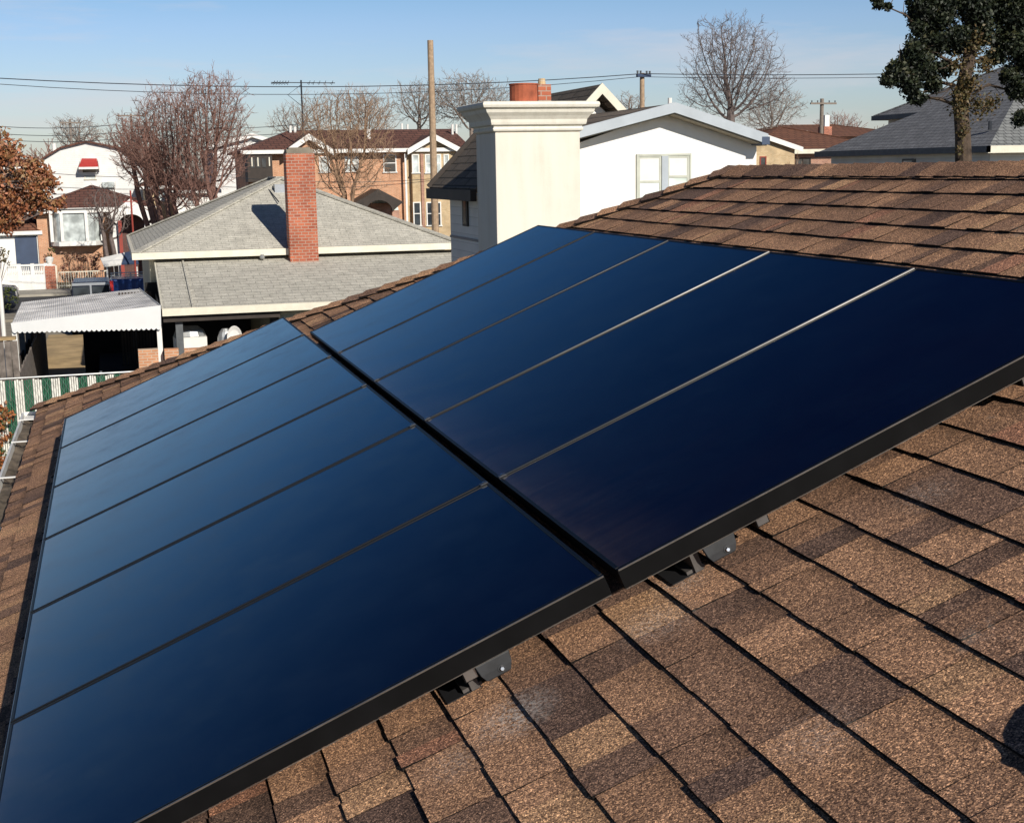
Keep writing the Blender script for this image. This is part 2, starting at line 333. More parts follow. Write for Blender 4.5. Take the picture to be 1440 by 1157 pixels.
# ------------------------------------------------------------------ our roof
VE, VR = -1.92, 2.75; UC, URG, UMIN = 2.18, -1.51, -12.5
def uhip(v): return UC + (URG-UC)*(v-VE)/(VR-VE)
house = thing('shingle_roofed_house', 'house under the brown shingle roof that carries the solar panels', 'house', (3.55, 0, 0))
PAL = [(0.4371, 0.2657, 0.174), (0.3906, 0.2384, 0.1583), (0.3348, 0.2057, 0.1409), (0.279, 0.1729, 0.1235), (0.2185, 0.1411, 0.1096), (0.1674, 0.1119, 0.094), (0.3999, 0.2138, 0.1496), (0.4836, 0.3049, 0.1914)]
PW = [6, 6, 6, 5, 4, 3, 1.2, 3]
def mulc(c, k): return tuple(x*k for x in c)
def shingles(mb, rpf, courses, umin, uend, seed):
    r = random.Random(seed); butt_shade = (.012, .010, .009)
    for ci, (v0, v1) in enumerate(courses):
        u = umin + r.random()*.2; prev = None; base_h = .004
        ph = r.random()*6
        while True:
            w = r.choice((.06, .09, .11, .14, .17, .21, .13)) * r.uniform(.85, 1.15)
            a, b = u, u+w; e0, e1 = uend(v0), uend(v1)
            if a > e0: break
            c = r.choices(PAL, PW)[0]; c = mulc(c, r.uniform(.9, 1.1)*1.0); raised = (not prev) if r.random() < .8 else bool(prev)
            h = (.0128 if raised else .0094) + r.uniform(-.0012, .0012); vj = v0 + r.uniform(-.0025, .0025) - .004*sin(u*2.1+ph)*.6 - (.002 if raised else 0)
            b0 = min(b, e0); a1 = min(a, e1); b1 = min(b, e1)
            vm = v0 + (v1-v0)*r.uniform(.48, .62); bm = min(b, uend(vm)); am = min(a, uend(vm))
            hm = h - (h-.002)*.5
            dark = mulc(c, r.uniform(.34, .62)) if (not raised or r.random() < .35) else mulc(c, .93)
            vt = v1 + .02
            P = [rpf(a, vj, h), rpf(b0, vj, h), rpf(bm, vm, hm), rpf(am, vm, hm), rpf(b1, vt, .002), rpf(a1, vt, .002)]
            i = [mb.vert(p) for p in P]; j = [mb.vert(rpf(a, vj, -.004)), mb.vert(rpf(b0, vj, -.004))]
            k1 = mulc(c, r.uniform(.95, 1.06))
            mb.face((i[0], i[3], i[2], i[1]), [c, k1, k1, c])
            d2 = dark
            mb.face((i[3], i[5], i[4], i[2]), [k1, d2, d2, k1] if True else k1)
            mb.face((j[0], i[0], i[1], j[1]), butt_shade)                     # butt edge, its shade painted in as near black
            s0 = mb.vert(rpf(am, vm, -.004)); s1 = mb.vert(rpf(bm, vm, -.004))
            mb.face((i[0], j[0], s0, i[3]), butt_shade); mb.face((j[1], i[1], i[2], s1), butt_shade)
            prev = raised; u = b
vs = [-.167-.15*k for k in range(11, 0, -1)] + [-.167+.15*k for k in range(9)] + [1.194, 1.354, 1.514, 1.674, 1.835, 1.996, 2.147, 2.303, 2.468, 2.614, VR]
vs = [VE] + [q for q in vs if q > VE+.03]; cs = list(zip(vs, vs[1:]))
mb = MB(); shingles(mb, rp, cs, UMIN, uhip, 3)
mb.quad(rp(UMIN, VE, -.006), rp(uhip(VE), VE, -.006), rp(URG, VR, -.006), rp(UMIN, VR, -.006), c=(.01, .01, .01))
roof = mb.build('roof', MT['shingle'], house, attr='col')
# far hip and back slope of the same roof
RG = rp(URG, VR); EC = rp(UC, VE); XR = RG.x; XB = 2*XR - EC.x
mb = MB(); mb.quad(EC, (XB, EC.y, EC.z), RG, RG); mb.f[-1] = mb.f[-1][:3]
mb.quad((XB, EC.y, EC.z), (XB, RP0.y+UMIN, EC.z), (XR, RP0.y+UMIN, RG.z), RG)
mb.build('rear_roof_slope', MT['brown_shingle_far'], house)
# ridge and hip caps: folded shingles
def caps(name, A, B, dl, dr, step, w, seed, rise=.018):
    r = random.Random(seed); mb = MB(); A = Vector(A); B = Vector(B); n = int((B-A).length/step); d = (B-A)/n
    nl = (B-A).cross(dl).normalized(); nl = nl if nl.z > 0 else -nl
    nr = (B-A).cross(dr).normalized(); nr = nr if nr.z > 0 else -nr
    for k in range(n):
        p = A+d*k; q = p+d*1.12; c = r.choices(PAL, PW)[0]; c = mulc(c, r.uniform(.85, 1.1)); h0 = rise+r.uniform(-.001, .001); h1 = .003
        top0 = p+Vector((0, 0, h0+.012)); top1 = q+Vector((0, 0, h1+.012))
        for dd, nn in ((dl, nl), (dr, nr)):
            dd = Vector(dd).normalized()
            m0 = p+dd*w*.35+nn*(h0+.008); m1 = q+dd*w*.35+nn*(h1+.008)
            e0 = p+dd*w+nn*h0; e1 = q+dd*w+nn*h1
            mb.quad(top0, top1, m1, m0, c=c); mb.quad(m0, m1, e1, e0, c=c)
            mb.quad(e0, e1, q+dd*w, p+dd*w, c=(.015, .012, .011)); mb.quad(top0, m0, p+dd*w*.35, p, c=(.015, .012, .011)); mb.quad(m0, e0, p+dd*w, p+dd*w*.35, c=(.015, .012, .011))
    return mb.build(name, MT['shingle'], house, attr='col')
hd = (RG-EC).normalized()
dl = (Vector((0, -1, 0)) - hd*(Vector((0, -1, 0)).dot(hd))).normalized()
tmp = Vector((1, 0, 0)); dr = (tmp - hd*tmp.dot(hd)).normalized()
# direction lying in each face, square to the hip
n1 = NN; n2 = (Vector((1, 0, 0))).cross(RG-EC).normalized(); n2 = n2 if n2.z > 0 else -n2
dl = hd.cross(n1).normalized(); dl = dl if dl.y < 0 else -dl
dr = hd.cross(n2).normalized(); dr = dr if dr.x > 0 else -dr
caps('hip_cap', EC+Vector((0, 0, .012)), RG+Vector((0, 0, .012)), dl, dr, .15, .105, 5)
caps('ridge_cap', RG+Vector((0, .12, .01)), Vector((XR, RP0.y+UMIN, RG.z+.01)), -VV, Vector((cos(SL), 0, -sin(SL))), .15, .13, 6, rise=.009)
# fascia, soffit and walls
YE = EC.y; YN = RP0.y+UMIN
bx('fascia', MT['cream_trim'], house, EC.x+.005, EC.x+.03, YN, YE-.02, EC.z-.2, EC.z-.015)
bx('fascia', MT['cream_trim'], house, EC.x+.031, XB-.01, YE-.03, YE-.008, EC.z-.2, EC.z-.015)
mbw = MB(); mbw.box(EC.x+.45, XB-.45, YN+.45, YE-.45, .0, EC.z-.201); mbw.build('wall', MT['brick_pink'], house)
bx('soffit', MT['cream_trim'], house, EC.x+.031, XB-.01, YN, YE-.031, EC.z-.2, EC.z-.18)
# gutter along the left eave

def gutter():
    y0, y1 = -3., YE+.02; zt = EC.z-.035; xo = EC.x-.13; xi = EC.x-.002; mb = MB()
    prof = [(xi, zt), (xi, zt-.10), (xi-.03, zt-.115), (xo+.05, zt-.115), (xo+.012, zt-.06), (xo, zt-.015), (xo, zt), (xo+.016, zt+.002), (xo+.016, zt-.01), (xo+.022, zt-.055), (xo+.056, zt-.106), (xi-.034, zt-.106), (xi-.008, zt-.095), (xi-.008, zt)]
    n = len(prof); A = [mb.vert((x, y0, z)) for x, z in prof]; B = [mb.vert((x, y1, z)) for x, z in prof]
    for i in range(n): mb.face((A[i], B[i], B[(i+1) % n], A[(i+1) % n]))
    g = mb.build('gutter', MT['gutter'], house)
    mb = MB(); r = random.Random(4); N = 120
    row = []
    for k in range(N+1):
        y = y0+.02+(y1-y0-.05)*k/N; row.append([(xi-.004-.100*j/5, y, zt-.060+.014*r.random()+.008*sin(k*.7+j)+.006*abs(j-2.5)) for j in range(6)])
    ids = [[mb.vert(p) for p in q] for q in row]
    for a, b in zip(ids, ids[1:]):
        for j in range(5): mb.face((a[j], a[j+1], b[j+1], b[j]))
    mb.build('gutter_debris', MT['gutter_in'], g)
    bx('end_cap', MT['white'], g, xo-.004, xi-.001, y1+.001, y1+.006, zt-.12, zt+.004)
    bx('corner_flashing', MT['white'], g, xo+.02, xi-.01, y1-.16, y1-.01, zt-.03, zt-.024)
    y = YE-.19
    ysx = [onZ(52, 590, zt).y, onZ(40, 621, zt).y, onZ(27, 671, zt).y, onZ(8, 743, zt).y]
    st = (ysx[0]-ysx[3])/3
    for k in range(14):
        yy = ysx[k] if k < 4 else ysx[3]-st*(k-3)
        MB().box(xo+.002, xi+.004, yy-.012, yy+.012, zt+.002, zt+.008).build('hanger_strap', MT['white'], g)
        MB().beam((xo+.03, yy+.004, zt+.0), (xi-.01, yy-.03, zt-.07), .004, .004).build('hanger_brace', MT['wood_dark'], g)
gutter()
# ------------------------------------------------------------------ solar panels
S = 1.046; PL = 1.5585; TH = .040
def place(o, u, v, h=0.):
    p = RP0 + UU*u + VV*v + NN*h; o.location = p; o.rotation_euler = (0, -SL, 0); return o
def lbox(mb, x0, x1, y0, y1, z0, z1): mb.box(x0, x1, y0, y1, z0, z1); return mb
def local_build(mb, name, mat, parent, bevel=0):
    me = bpy.data.meshes.new(name); me.from_pydata(mb.v, [], mb.f)
    for m in (mat if isinstance(mat, (list, tuple)) else [mat]): me.materials.append(m)
    if any(mb.m): me.polygons.foreach_set('material_index', mb.m)
    o = bpy.data.objects.new(name, me); COL.objects.link(o); o.parent = parent
    if bevel:
        bv = o.modifiers.new('bevel', 'BEVEL'); bv.width = bevel; bv.segments = 2
    return o
g = .006; W0 = -S+g; W1 = -g
def make_panel():
    o = bpy.data.objects.new('solar_panel', None); COL.objects.link(o); o.empty_display_size = .2
    f = MB(); rim = .011; zt = 0.; zb = -TH
    lbox(f, 0, PL, W0, W0+rim, zb, zt); lbox(f, 0, PL, W1-rim, W1, zb, zt)
    lbox(f, 0, rim, W0+rim+.0002, W1-rim-.0002, zb, zt); lbox(f, PL-rim, PL, W0+rim+.0002, W1-rim-.0002, zb, zt)
    local_build(f, 'frame', MT['frame'], o, .0018)
    q = MB(); lbox(q, rim+.0005, PL-rim-.0005, W0+rim+.0005, W1-rim-.0005, -.008, -.0022)
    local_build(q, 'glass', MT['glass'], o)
    b = MB(); lbox(b, rim+.001, PL-rim-.001, W0+rim+.001, W1-rim-.001, -.012, -.0095); local_build(b, 'back_sheet', MT['rubber'], o)
    return o
proto = make_panel()
def copy_tree(o, parent=None):
    c = o.copy(); COL.objects.link(c)
    if parent: c.parent = parent
    for ch in list(o.children): copy_tree(ch, c)
    return c
ordn = ['farthest', 'second', 'third', 'fourth', 'fifth', 'nearest']
lowl = ['farthest panel of the lower row, its corner by the gutter end mirroring a warm haze',
        'second panel from the far end of the lower gutter side row', 'third panel from the far end of the lower gutter side row',
        'third panel from the near end of the lower gutter side row', 'second nearest panel of the lower gutter side row',
        'nearest panel of the lower row, cut by the bottom left of the photo']
upl = ['farthest panel of the upper row with a pale reflection at its top corner', 'second panel from the far end of the upper ridge side row',
       'middle panel of the upper ridge side row', 'second nearest panel of the upper row, between two bright silver seams',
       'nearest darkest panel of the upper row, reaching the right edge of the photo']
for i in range(6):
    o = proto if i == 0 else copy_tree(proto)
    place(o, -i*S, -PL, OFF); o.rotation_euler.y += 0; tag(o, lowl[i], 'solar panel', 'black solar panels laid in two rows on the brown roof')
for i in range(5):
    o = copy_tree(proto); place(o, -(i+1.0107)*S, .0306, OFF); tag(o, upl[i], 'solar panel', 'black solar panels laid in two rows on the brown roof')
# clamps at the seams
def clamp():
    o = bpy.data.objects.new('panel_clamp', None); COL.objects.link(o)
    m = MB(); lbox(m, -.012, .012, -.0045, .0045, -.03, -.001); lbox(m, -.012, .012, -.010, .010, .0012, .0035)
    local_build(m, 'clamp_body', MT['clamp'], o); m = MB(); m.tube([(0, 0, .0036), (0, 0, .007)], .0045, 6); local_build(m, 'bolt_head', MT['bolt'], o); return o
c0 = clamp(); first = True
for row, (v, i0, n) in enumerate(((-.012-.003, 1, 5), (.0306+.015, 2.0107, 4))):
    for k in range(n):
        c = c0 if first else copy_tree(c0); first = False
        place(c, -(i0+k)*S, v, OFF); tag(c, 'small silver clamp at the end of a %s row seam beside the central gap' % ('lower' if row == 0 else 'upper'), 'clamp', 'silver clamps beside the central gap, %s row' % ('lower' if row == 0 else 'upper'))
# strips in the upper row seams, silver glint painted into their colour
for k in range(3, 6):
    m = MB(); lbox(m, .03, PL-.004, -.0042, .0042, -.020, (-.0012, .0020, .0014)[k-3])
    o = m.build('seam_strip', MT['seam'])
    place(o, -(k+.0107)*S, .0306, OFF); tag(o, ['', '', '', 'grey strip with a painted glint in the seam between the second and middle upper panels', 'strip with a bright painted glint in the seam on the far side of the second nearest upper panel', 'strip with a painted glint along the seam beside the nearest darkest upper panel'][k], 'seam strip', 'metal strips in the upper row seams')
# array skirt on the near end of each row and along the lower edge
def skirt(u, v0, v1, label):
    o = thing('panel_skirt', label, 'skirt', (0, 0, 0), 'black skirts closing the near ends of the rows'); place(o, u, v0, OFF)
    L = v1-v0; m = MB()
    pr = [(0, -.001), (-.004, -.002), (-.006, -.045), (.004, -.047), (.004, -.050), (-.010, -.048), (-.0075, .0015), (0, .0030)]
    A = [m.vert((0, y, z)) for y, z in pr]; B = [m.vert((L, y, z)) for y, z in pr]; n = len(pr)
    for i in range(n): m.face((A[i], A[(i+1) % n], B[(i+1) % n], B[i]))
    m.face(A); m.face(B[::-1]); local_build(m, 'skirt_face', MT['blackpaint'], o)
    m = MB(); lbox(m, 0.002, L-.002, -.0098, -.0062, -.0006, .0034); lbox(m, .002, L-.002, -.0112, -.0098, -.0505, -.0485); local_build(m, 'metal_lip', MT['trim_metal'], o)
    return o
skirt(-6*S+g-.002, -PL, -.002, 'black metal skirt on the near end of the lower row'); skirt(-6.0107*S+g-.002, .0306, .0306+PL, 'black metal skirt with a bright lip on the near end of the upper row')
m = MB(); lbox(m, -.0018, -.0002, -6*S+.01, -.006, -.014, -.0012); o = local_build(m, 'edge_trim', MT['frame_edge'], None); place(o, 0, -PL, OFF); tag(o, 'thin pale trim along the gutter side edge of the lower row', 'trim')
# rails under the panels, standing on feet
rl = ['mounting rail under the lower row, on the gutter side', 'mounting rail under the lower row, nearer the central gap', 'mounting rail under the upper row, nearer the central gap', 'mounting rail under the upper row, on the ridge side']
rv = [-1.17, -.385, .42, 1.22]
for k, v in enumerate(rv):
    o = thing('mounting_rail', rl[k], 'rail', (0, 0, 0), 'mounting rails under the panels'); place(o, 0, v, 0)
    m = MB(); lbox(m, -.018, .018, -6.262, (-.05 if k < 2 else -1.1), .055, .098); local_build(m, 'rail', MT['blackpaint'], o)
    m = MB()
    lbox(m, -.015, .015, -6.264, -6.2625, .058, .094); local_build(m, 'rail_end', MT['frame_edge'], o)
# brackets: L-foot with bolt on a flat dark sheet just outside the skirt
def foot(u, v, label, label2=None):
    o = thing('bracket_foot', label, 'bracket', (0, 0, 0), 'black bracket feet at the near skirts'); place(o, u, v, 0)
    m = MB()
    prof = [(-.010, .040), (-.013, .043), (-.012, .060), (-.009, .086), (.0, .090), (.035, .090), (.035, .085), (.003, .084), (-.003, .078), (-.007, .060), (-.008, .044)]
    n = len(prof); ws = (.028, .032, .040, .044, .044, .040, .040, .044, .044, .040, .032)
    A = [m.vert((-w, y, z)) for (y, z), w in zip(prof, ws)]; B = [m.vert((w, y, z)) for (y, z), w in zip(prof, ws)]
    for i in range(n): m.face((A[i], A[(i+1) % n], B[(i+1) % n], B[i]))
    m.face(A[::-1]); m.face(B); local_build(m, 'plate', MT['bracket'], o, .0012)
    m = MB(); m.tube([(.012, -.013, .056), (.012, -.018, .0565), (.012, -.020, .057)], [.0062, .0062, .0045], 6); local_build(m, 'bolt', MT['bolt'], o)
    m = MB(); m.tube([(.012, -.0118, .056), (.012, -.0140, .0563)], [.010, .010], 14); local_build(m, 'washer', MT['bracket'], o)
    m = MB(); lbox(m, -.135, -.045, .035, .24, .016, .0185); local_build(m, 'flashing_or_sheet', MT['rubber'], o)  # thin flat dark sheet on the shingles beside the plate
    m = MB(); lbox(m, -.070, -.048, .03, .20, .0195, .088); lbox(m, -.09, -.04, .04, .12, .0192, .028); local_build(m, 'foot_post', MT['foot'], o)
    return o
def onroof(px, py, h=0.):
    d = ray(px, py); q = RP0+NN*h; t = (q-CAM).dot(NN)/d.dot(NN); P = CAM+d*t-RP0; return P.dot(UU), P.dot(VV)
for (u, v, lb) in ((-6.268, -.325, 'black bracket foot with a bolt under the lower row skirt'), (-6.275, .290, 'black bracket foot with a bolt under the upper row skirt near the central gap'), (-6.16, 1.20, 'black bracket foot in shadow under the upper row skirt by the right edge')):
    foot(u, v, lb)
# small dark shape cut by the right edge: unidentified, given a made-up bag-like form
u, v = onroof(1442, 1100, .03)
o = thing('dark_shape', 'unidentified dark shape added on the shingles, cut by the right edge of the photo', 'bag', (0, 0, 0)); place(o, u-.10, v+.185, .012)
m = MB(); rr = []
for k, (z, s) in enumerate(((0, .9), (.015, 1.), (.035, 1.0), (.05, .85), (.058, .5))):
    rr.append([(cos(t)*.12*s*(1+.06*sin(3*t+k)), sin(t)*.20*s*(1+.05*cos(5*t)), z) for t in [2*pi*i/28 for i in range(28)]])
m.loft(rr); local_build(m, 'shape_body', MT['rubber'], o)
m = MB(); m.tube([(-.08, .10, .03), (-.125, .12, .016), (-.13, .135, .014), (-.09, .15, .03)], .008, 6); local_build(m, 'shape_loop', MT['rubber'], o)
# ------------------------------------------------------------------ ground and street
mb = MB(); G = 1500; N = 8
mb.quad((-G, -200, 0), (G, -200, 0), (G, G*1.3, 0), (-G, G*1.3, 0)); struct('ground', mb, MT['dirt'])
YS0, YS1 = 66., 76.
mb = MB(); mb.box(-300, 400, YS0, YS1, -.05, .02); struct('street', mb, MT['asphalt'])
mb = MB(); mb.box(-300, 400, YS1, YS1+3.2, -.05, .14); struct('far_sidewalk', mb, MT['concrete_l'])
mb = MB(); mb.box(-300, 400, YS0-3., YS0, -.05, .13); struct('near_sidewalk', mb, MT['concrete'])
mb = MB(); x0 = onZ(62, 500, 0).x; x1 = onZ(165, 470, 0).x
mb.box(x0-.3, x1+1.2, 33, YS0-3., -.05, .024); struct('driveway', mb, MT['concrete'])
mb = MB(); mb.box(x0-.1, x1+.2, 41.5, 57, -.05, .03); struct('yard_slab', mb, MT['tan_dirt'])
mb = MB(); mb.box(onZ(0, 420, 0).x-6, x0-.6, 50, YS0-3., -.05, .026); struct('side_driveway', mb, MT['concrete'])
for (a, b) in ((-300, 400),):
    mb = MB()
    k = a
    while k < b: mb.box(k, k+3, 70.95, 71.07, .0, .024); k += 9
    struct('lane_marking', mb, MT['white'])
# ------------------------------------------------------------------ helpers
def project(P):
    d = Vector(P)-CAM; z = d.dot(FW); return 720+FPX*d.dot(RT)/z, 578.5-FPX*d.dot(UP)/z
def FX(px, py, Y): p = onY(px, py, Y); return p.x, p.z
def zY(py, Y, px=500): return onY(px, py, Y).z
def xY(px, Y, py=260): return onY(px, py, Y).x
def window(parent, px0, px1, py0, py1, Y, frame='white', pane='pane', mull=1, trans=1, fw=.07, name='window', label=None):
    (xa, za), (xb, zb) = FX(px0, py1, Y), FX(px1, py0, Y)
    m = MB(); f0, f1 = Y-.05, Y+.04
    m.box(xa, xa+fw, f0, f1, za, zb).box(xb-fw, xb, f0, f1, za, zb).box(xa+fw, xb-fw, f0, f1, zb-fw, zb).box(xa-.05, xb+.05, f0-.05, f1, za-.06, za)
    for i in range(1, mull):
        x = xa+(xb-xa)*i/mull; m.box(x-fw*.45, x+fw*.45, f0+.006, f1, za, zb-fw)
    for i in range(1, trans+1):
        z = za+(zb-za)*i/(trans+1); m.box(xa+fw, xb-fw, f0+.012, f1, z-fw*.35, z+fw*.35)
    w = m.build(name, MT[frame], parent)
    if label: w['label'] = label
    p = MB().box(xa+fw*.5, xb-fw*.5, Y-.012, Y+.02, za+.01, zb-fw*.5).build('pane', MT[pane], w)
    return w
def house_root(name, label, x, y, cat='house', group=None): return thing(name, label, cat, (x, y, 0), group)
def gable_roof_y(parent, x0, x1, y0, y1, ze, zr, mat, th=.18, fascia='white', xr=None, fh=.22, name='roof'):
    "ridge runs away from the camera (along Y)"
    xr = (x0+x1)/2 if xr is None else xr
    m = MB(); m.slab([(x0, y0, ze), (xr, y0, zr), (xr, y1, zr), (x0, y1, ze)], th); m.slab([(xr+.002, y0, zr), (x1, y0, ze), (x1, y1, ze), (xr+.002, y1, zr)], th)
    r = m.build(name, mat, parent)
    if fascia:
        m = MB()
        for a, b in (((x0, ze), (xr, zr)), ((xr, zr), (x1, ze))):
            y = y0-.045; A = (a[0], a[1]+.02); B = (b[0], b[1]+.02)
            m.loft([[(q[0], yy, q[1]-dz) for yy, dz in ((y, 0), (y0-.004, 0), (y0-.004, fh), (y, fh))] for q in (A, B)])
        m.build('fascia', MT[fascia], parent)
    return r
def gable_wall(parent, x0, x1, Y, z0, ze, zr, mat, depth=.2, xr=None, name='gable_wall'):
    xr = (x0+x1)/2 if xr is None else xr
    P = [(x0, z0), (x1, z0), (x1, ze), (xr, zr), (x0, ze)]
    m = MB(); a = [m.vert((x, Y, z)) for x, z in P]; b = [m.vert((x, Y+depth, z)) for x, z in P]
    m.face(a); m.face(b[::-1])
    for i in range(5): m.face((a[i], b[i], b[(i+1) % 5], a[(i+1) % 5]))
    return m.build(name, mat, parent)
def hip_roof(parent, x0, x1, y0, y1, ze, zr, mat, inset=None, fascia='white', fh=.2, name='roof', th=.12):
    w = min(x1-x0, y1-y0)/2 if inset is None else inset
    if (x1-x0) <= (y1-y0): A = ((x0+x1)/2, y0+w, zr); B = ((x0+x1)/2, y1-w, zr)
    else: A = (x0+w, (y0+y1)/2, zr); B = (x1-w, (y0+y1)/2, zr)
    c = [(x0, y0, ze), (x1, y0, ze), (x1, y1, ze), (x0, y1, ze)]
    m = MB(); ids = [m.vert(p) for p in c]; a = m.vert(A); b = m.vert(B)
    if (x1-x0) <= (y1-y0): F = [(0, 1, a), (1, 2, b, a), (2, 3, b), (3, 0, a, b)]
    else: F = [(0, 1, b, a), (1, 2, b), (2, 3, a, b), (3, 0, a)]
    for f in F: m.face([ids[i] if i < 4 else i for i in f])
    m.face(ids[::-1]); r = m.build(name, mat, parent)
    if fascia:
        f = MB(); t = .09; z1 = ze+.02; z0 = ze-fh
        f.box(x0-t, x1+t, y0-t, y0-.003, z0, z1).box(x0-t, x1+t, y1+.003, y1+t, z0, z1).box(x0-t, x0-.003, y0, y1, z0, z1).box(x1+.003, x1+t, y0, y1, z0, z1)
        f.build('gutter', MT[fascia], parent)
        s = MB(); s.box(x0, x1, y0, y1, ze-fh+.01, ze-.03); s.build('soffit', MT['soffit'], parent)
    # hip cap rows
    f = MB()
    for q in ((c[0], A), (c[1], A if (x1-x0) <= (y1-y0) else B), (c[2], B), (c[3], B if (x1-x0) <= (y1-y0) else A), (A, B)):
        if (Vector(q[0])-Vector(q[1])).length > .1: f.beam(Vector(q[0])+Vector((0, 0, .02)), Vector(q[1])+Vector((0, 0, .02)), .26, .05)
    f.build('hip_cap', mat, parent)
    return r
# ------------------------------------------------------------------ grey roofed house with the brick chimney
YG = 40.5; ZG = zY(357, YG, 190)
xa = xY(190, YG, 358); xb = xY(648, YG, 346); dep = 12.2
gh = house_root('grey_roofed_house', 'low house with pale grey hipped roof and tall red brick chimney', (xa+xb)/2, YG+6)
hip_roof(gh, xa, xb, YG, YG+dep, ZG, zY(250.5, YG+5, 392), MT['roof_grey'], inset=4.9, fascia='cream_trim', fh=.17)
bx('wall', MT['siding'], gh, xa+.4, xb-.4, YG+.45, YG+dep-.4, 0, ZG-.18)
# lower front roof
Y2 = 35.6; ZL2 = zY(435, Y2, 228); xl = xY(229, Y2, 437); zt = ZG-.22
m = MB(); m.slab([(xl, Y2, ZL2), (xb+.6, Y2, ZL2), (xb+.3, YG+.44, zt), (xl+.05, YG+.44, zt)], .1); m.build('lower_roof', MT['roof_grey'], gh)
m = MB(); m.box(xl-.02, xb+.6, Y2-.1, Y2-.004, ZL2-.17, ZL2+.02); m.build('lower_gutter', MT['cream_trim'], gh)
m = MB(); d = (Vector((xl+.05, YG+.44, zt))-Vector((xl, Y2, ZL2)))
m.beam(Vector((xl+.75, Y2+.02, ZL2+.02)), Vector((xl+.80, YG+.4, zt+.02)), .05, .05); m.build('roof_seam', MT['roof_grey'], gh)
bx('lower_rake', MT['grey_post'], gh, xl-.03, xl-.004, Y2, YG+.4, ZL2-.15, ZL2-.02)
m = MB(); m.loft([[(xl-.03, Y2, ZL2-.12), (xl+.0, Y2, ZL2-.12), (xl, Y2, ZL2+.01), (xl-.03, Y2, ZL2+.01)], [(xl-.0, YG+.4, zt-.12), (xl+.04, YG+.4, zt-.12), (xl+.04, YG+.4, zt+.01), (xl, YG+.4, zt+.01)]]); m.build('rake_trim', MT['cream_trim'], gh)
# enclosed cream porch on the right of the open patio
xs = xY(392, Y2+.35, 440)
bx('porch_wall', MT['siding'], gh, xs, xb, Y2+.35, YG+.4, 0, ZL2-.05)
bx('porch_corner', MT['wood_dark'], gh, xs-.22, xs-.004, Y2+.4, Y2+.6, 0, ZL2-.12)
bx('patio_back_wall', MT['dark_in'], gh, xl-.3, xs-.3, YG+.20, YG+.38, 0, ZL2+.3)
bx('patio_lintel', MT['wood_dark'], gh, xl, xs, Y2+.05, Y2+.18, ZL2-.34, ZL2-.175)
xp = xY(253, Y2+.1, 470)
bx('patio_post', MT['grey_post'], gh, xp-.09, xp+.09, Y2+.2, Y2+.38, 0, ZL2-.35)
p = onY(330, 442, Y2+1.2); m = MB()
def ball(mb, c, r, n=10, k=6, sz=1., sx=1., sy=1.):
    c = Vector(c); rings = []
    for i in range(1, k):
        a = pi*i/k; rings.append([c+Vector((cos(2*pi*j/n)*sin(a)*r*sx, sin(2*pi*j/n)*sin(a)*r*sy, -cos(a)*r*sz)) for j in range(n)])
    mb.loft(rings); return mb
ball(m, p, .13).build('globe_lamp', MT['white'], gh, smooth=True)
m = MB(); ball(m, onY(236, 447, Y2+.6), .07); m.build('small_lamp', MT['white'], gh)
# floodlight under the upper eave
p = onY(367, 361, YG-.02); m = MB(); m.tube([p+Vector((0, .1, .1)), p+Vector((0, 0, .02))], .03, 6); ball(m, p+Vector((.03, -.06, 0)), .085, 8, 5); m.build('floodlight', MT['galv'], gh)
p = onY(262, 384, 0.+YG-1.); 
# roof vents
p = onY(395, 262, YG+4.0); bx('roof_vent', MT['silver_car'], gh, p.x-.22, p.x+.25, p.y-.2, p.y+.25, p.z-.22, p.z+.06)
# chimney
Yc = YG-.42; x0c = xY(405.5, Yc, 300); x1c = xY(445.5, Yc, 300); ztop = zY(216, Yc, 420); zc0 = ZL2+.55
m = MB(); m.box(x0c, x1c, Yc, Yc+.62, zc0, ztop); ch = m.build('brick_chimney', MT['brick_red'], gh)
m = MB(); m.box(x0c+.03, x1c-.03, Yc+.03, Yc+.58, ztop+.001, ztop+.12); m.box(x0c+.10, x1c-.10, Yc+.1, Yc+.5, ztop+.12, ztop+.17); m.build('chimney_crown', MT['concrete'], ch)
m = MB(); m.box(x0c-.03, x1c+.03, Yc-.03, Yc+.64, zc0-.1, ZG-.62+.0); m.build('chimney_base', MT['brick_red'], ch)
bx('flashing_or_sheet', MT['grey_post'], ch, x0c-.06, x1c+.06, Yc-.06, Yc-.031, ZG-1.02, ZG-.80)
# plumbing line on the roof
m = MB(); m.tube([onY(372, 260, YG+4.6), onY(383, 273, YG+3.6), onY(392, 284, YG+2.9)], .02, 5); m.build('roof_cable', MT['wire'], gh)
MB_ = MB(); k_ = xl-1.05
while k_ < xl-.12: MB_.box(k_, k_+.055, 40.2, 40.23, 0, 2.95); k_ += .085
MB_.box(xl-1.05, xl-.1, 40.24, 40.28, 2.2, 2.3); MB_.box(xl-1.05, xl-.1, 40.24, 40.28, .5, .6)
tag(MB_.build('slat_screen', MT['wood_dark'], None, origin=(xl-.6, 40.2, 0)), 'dark vertical slat screen between the awning and the grey house', 'screen')
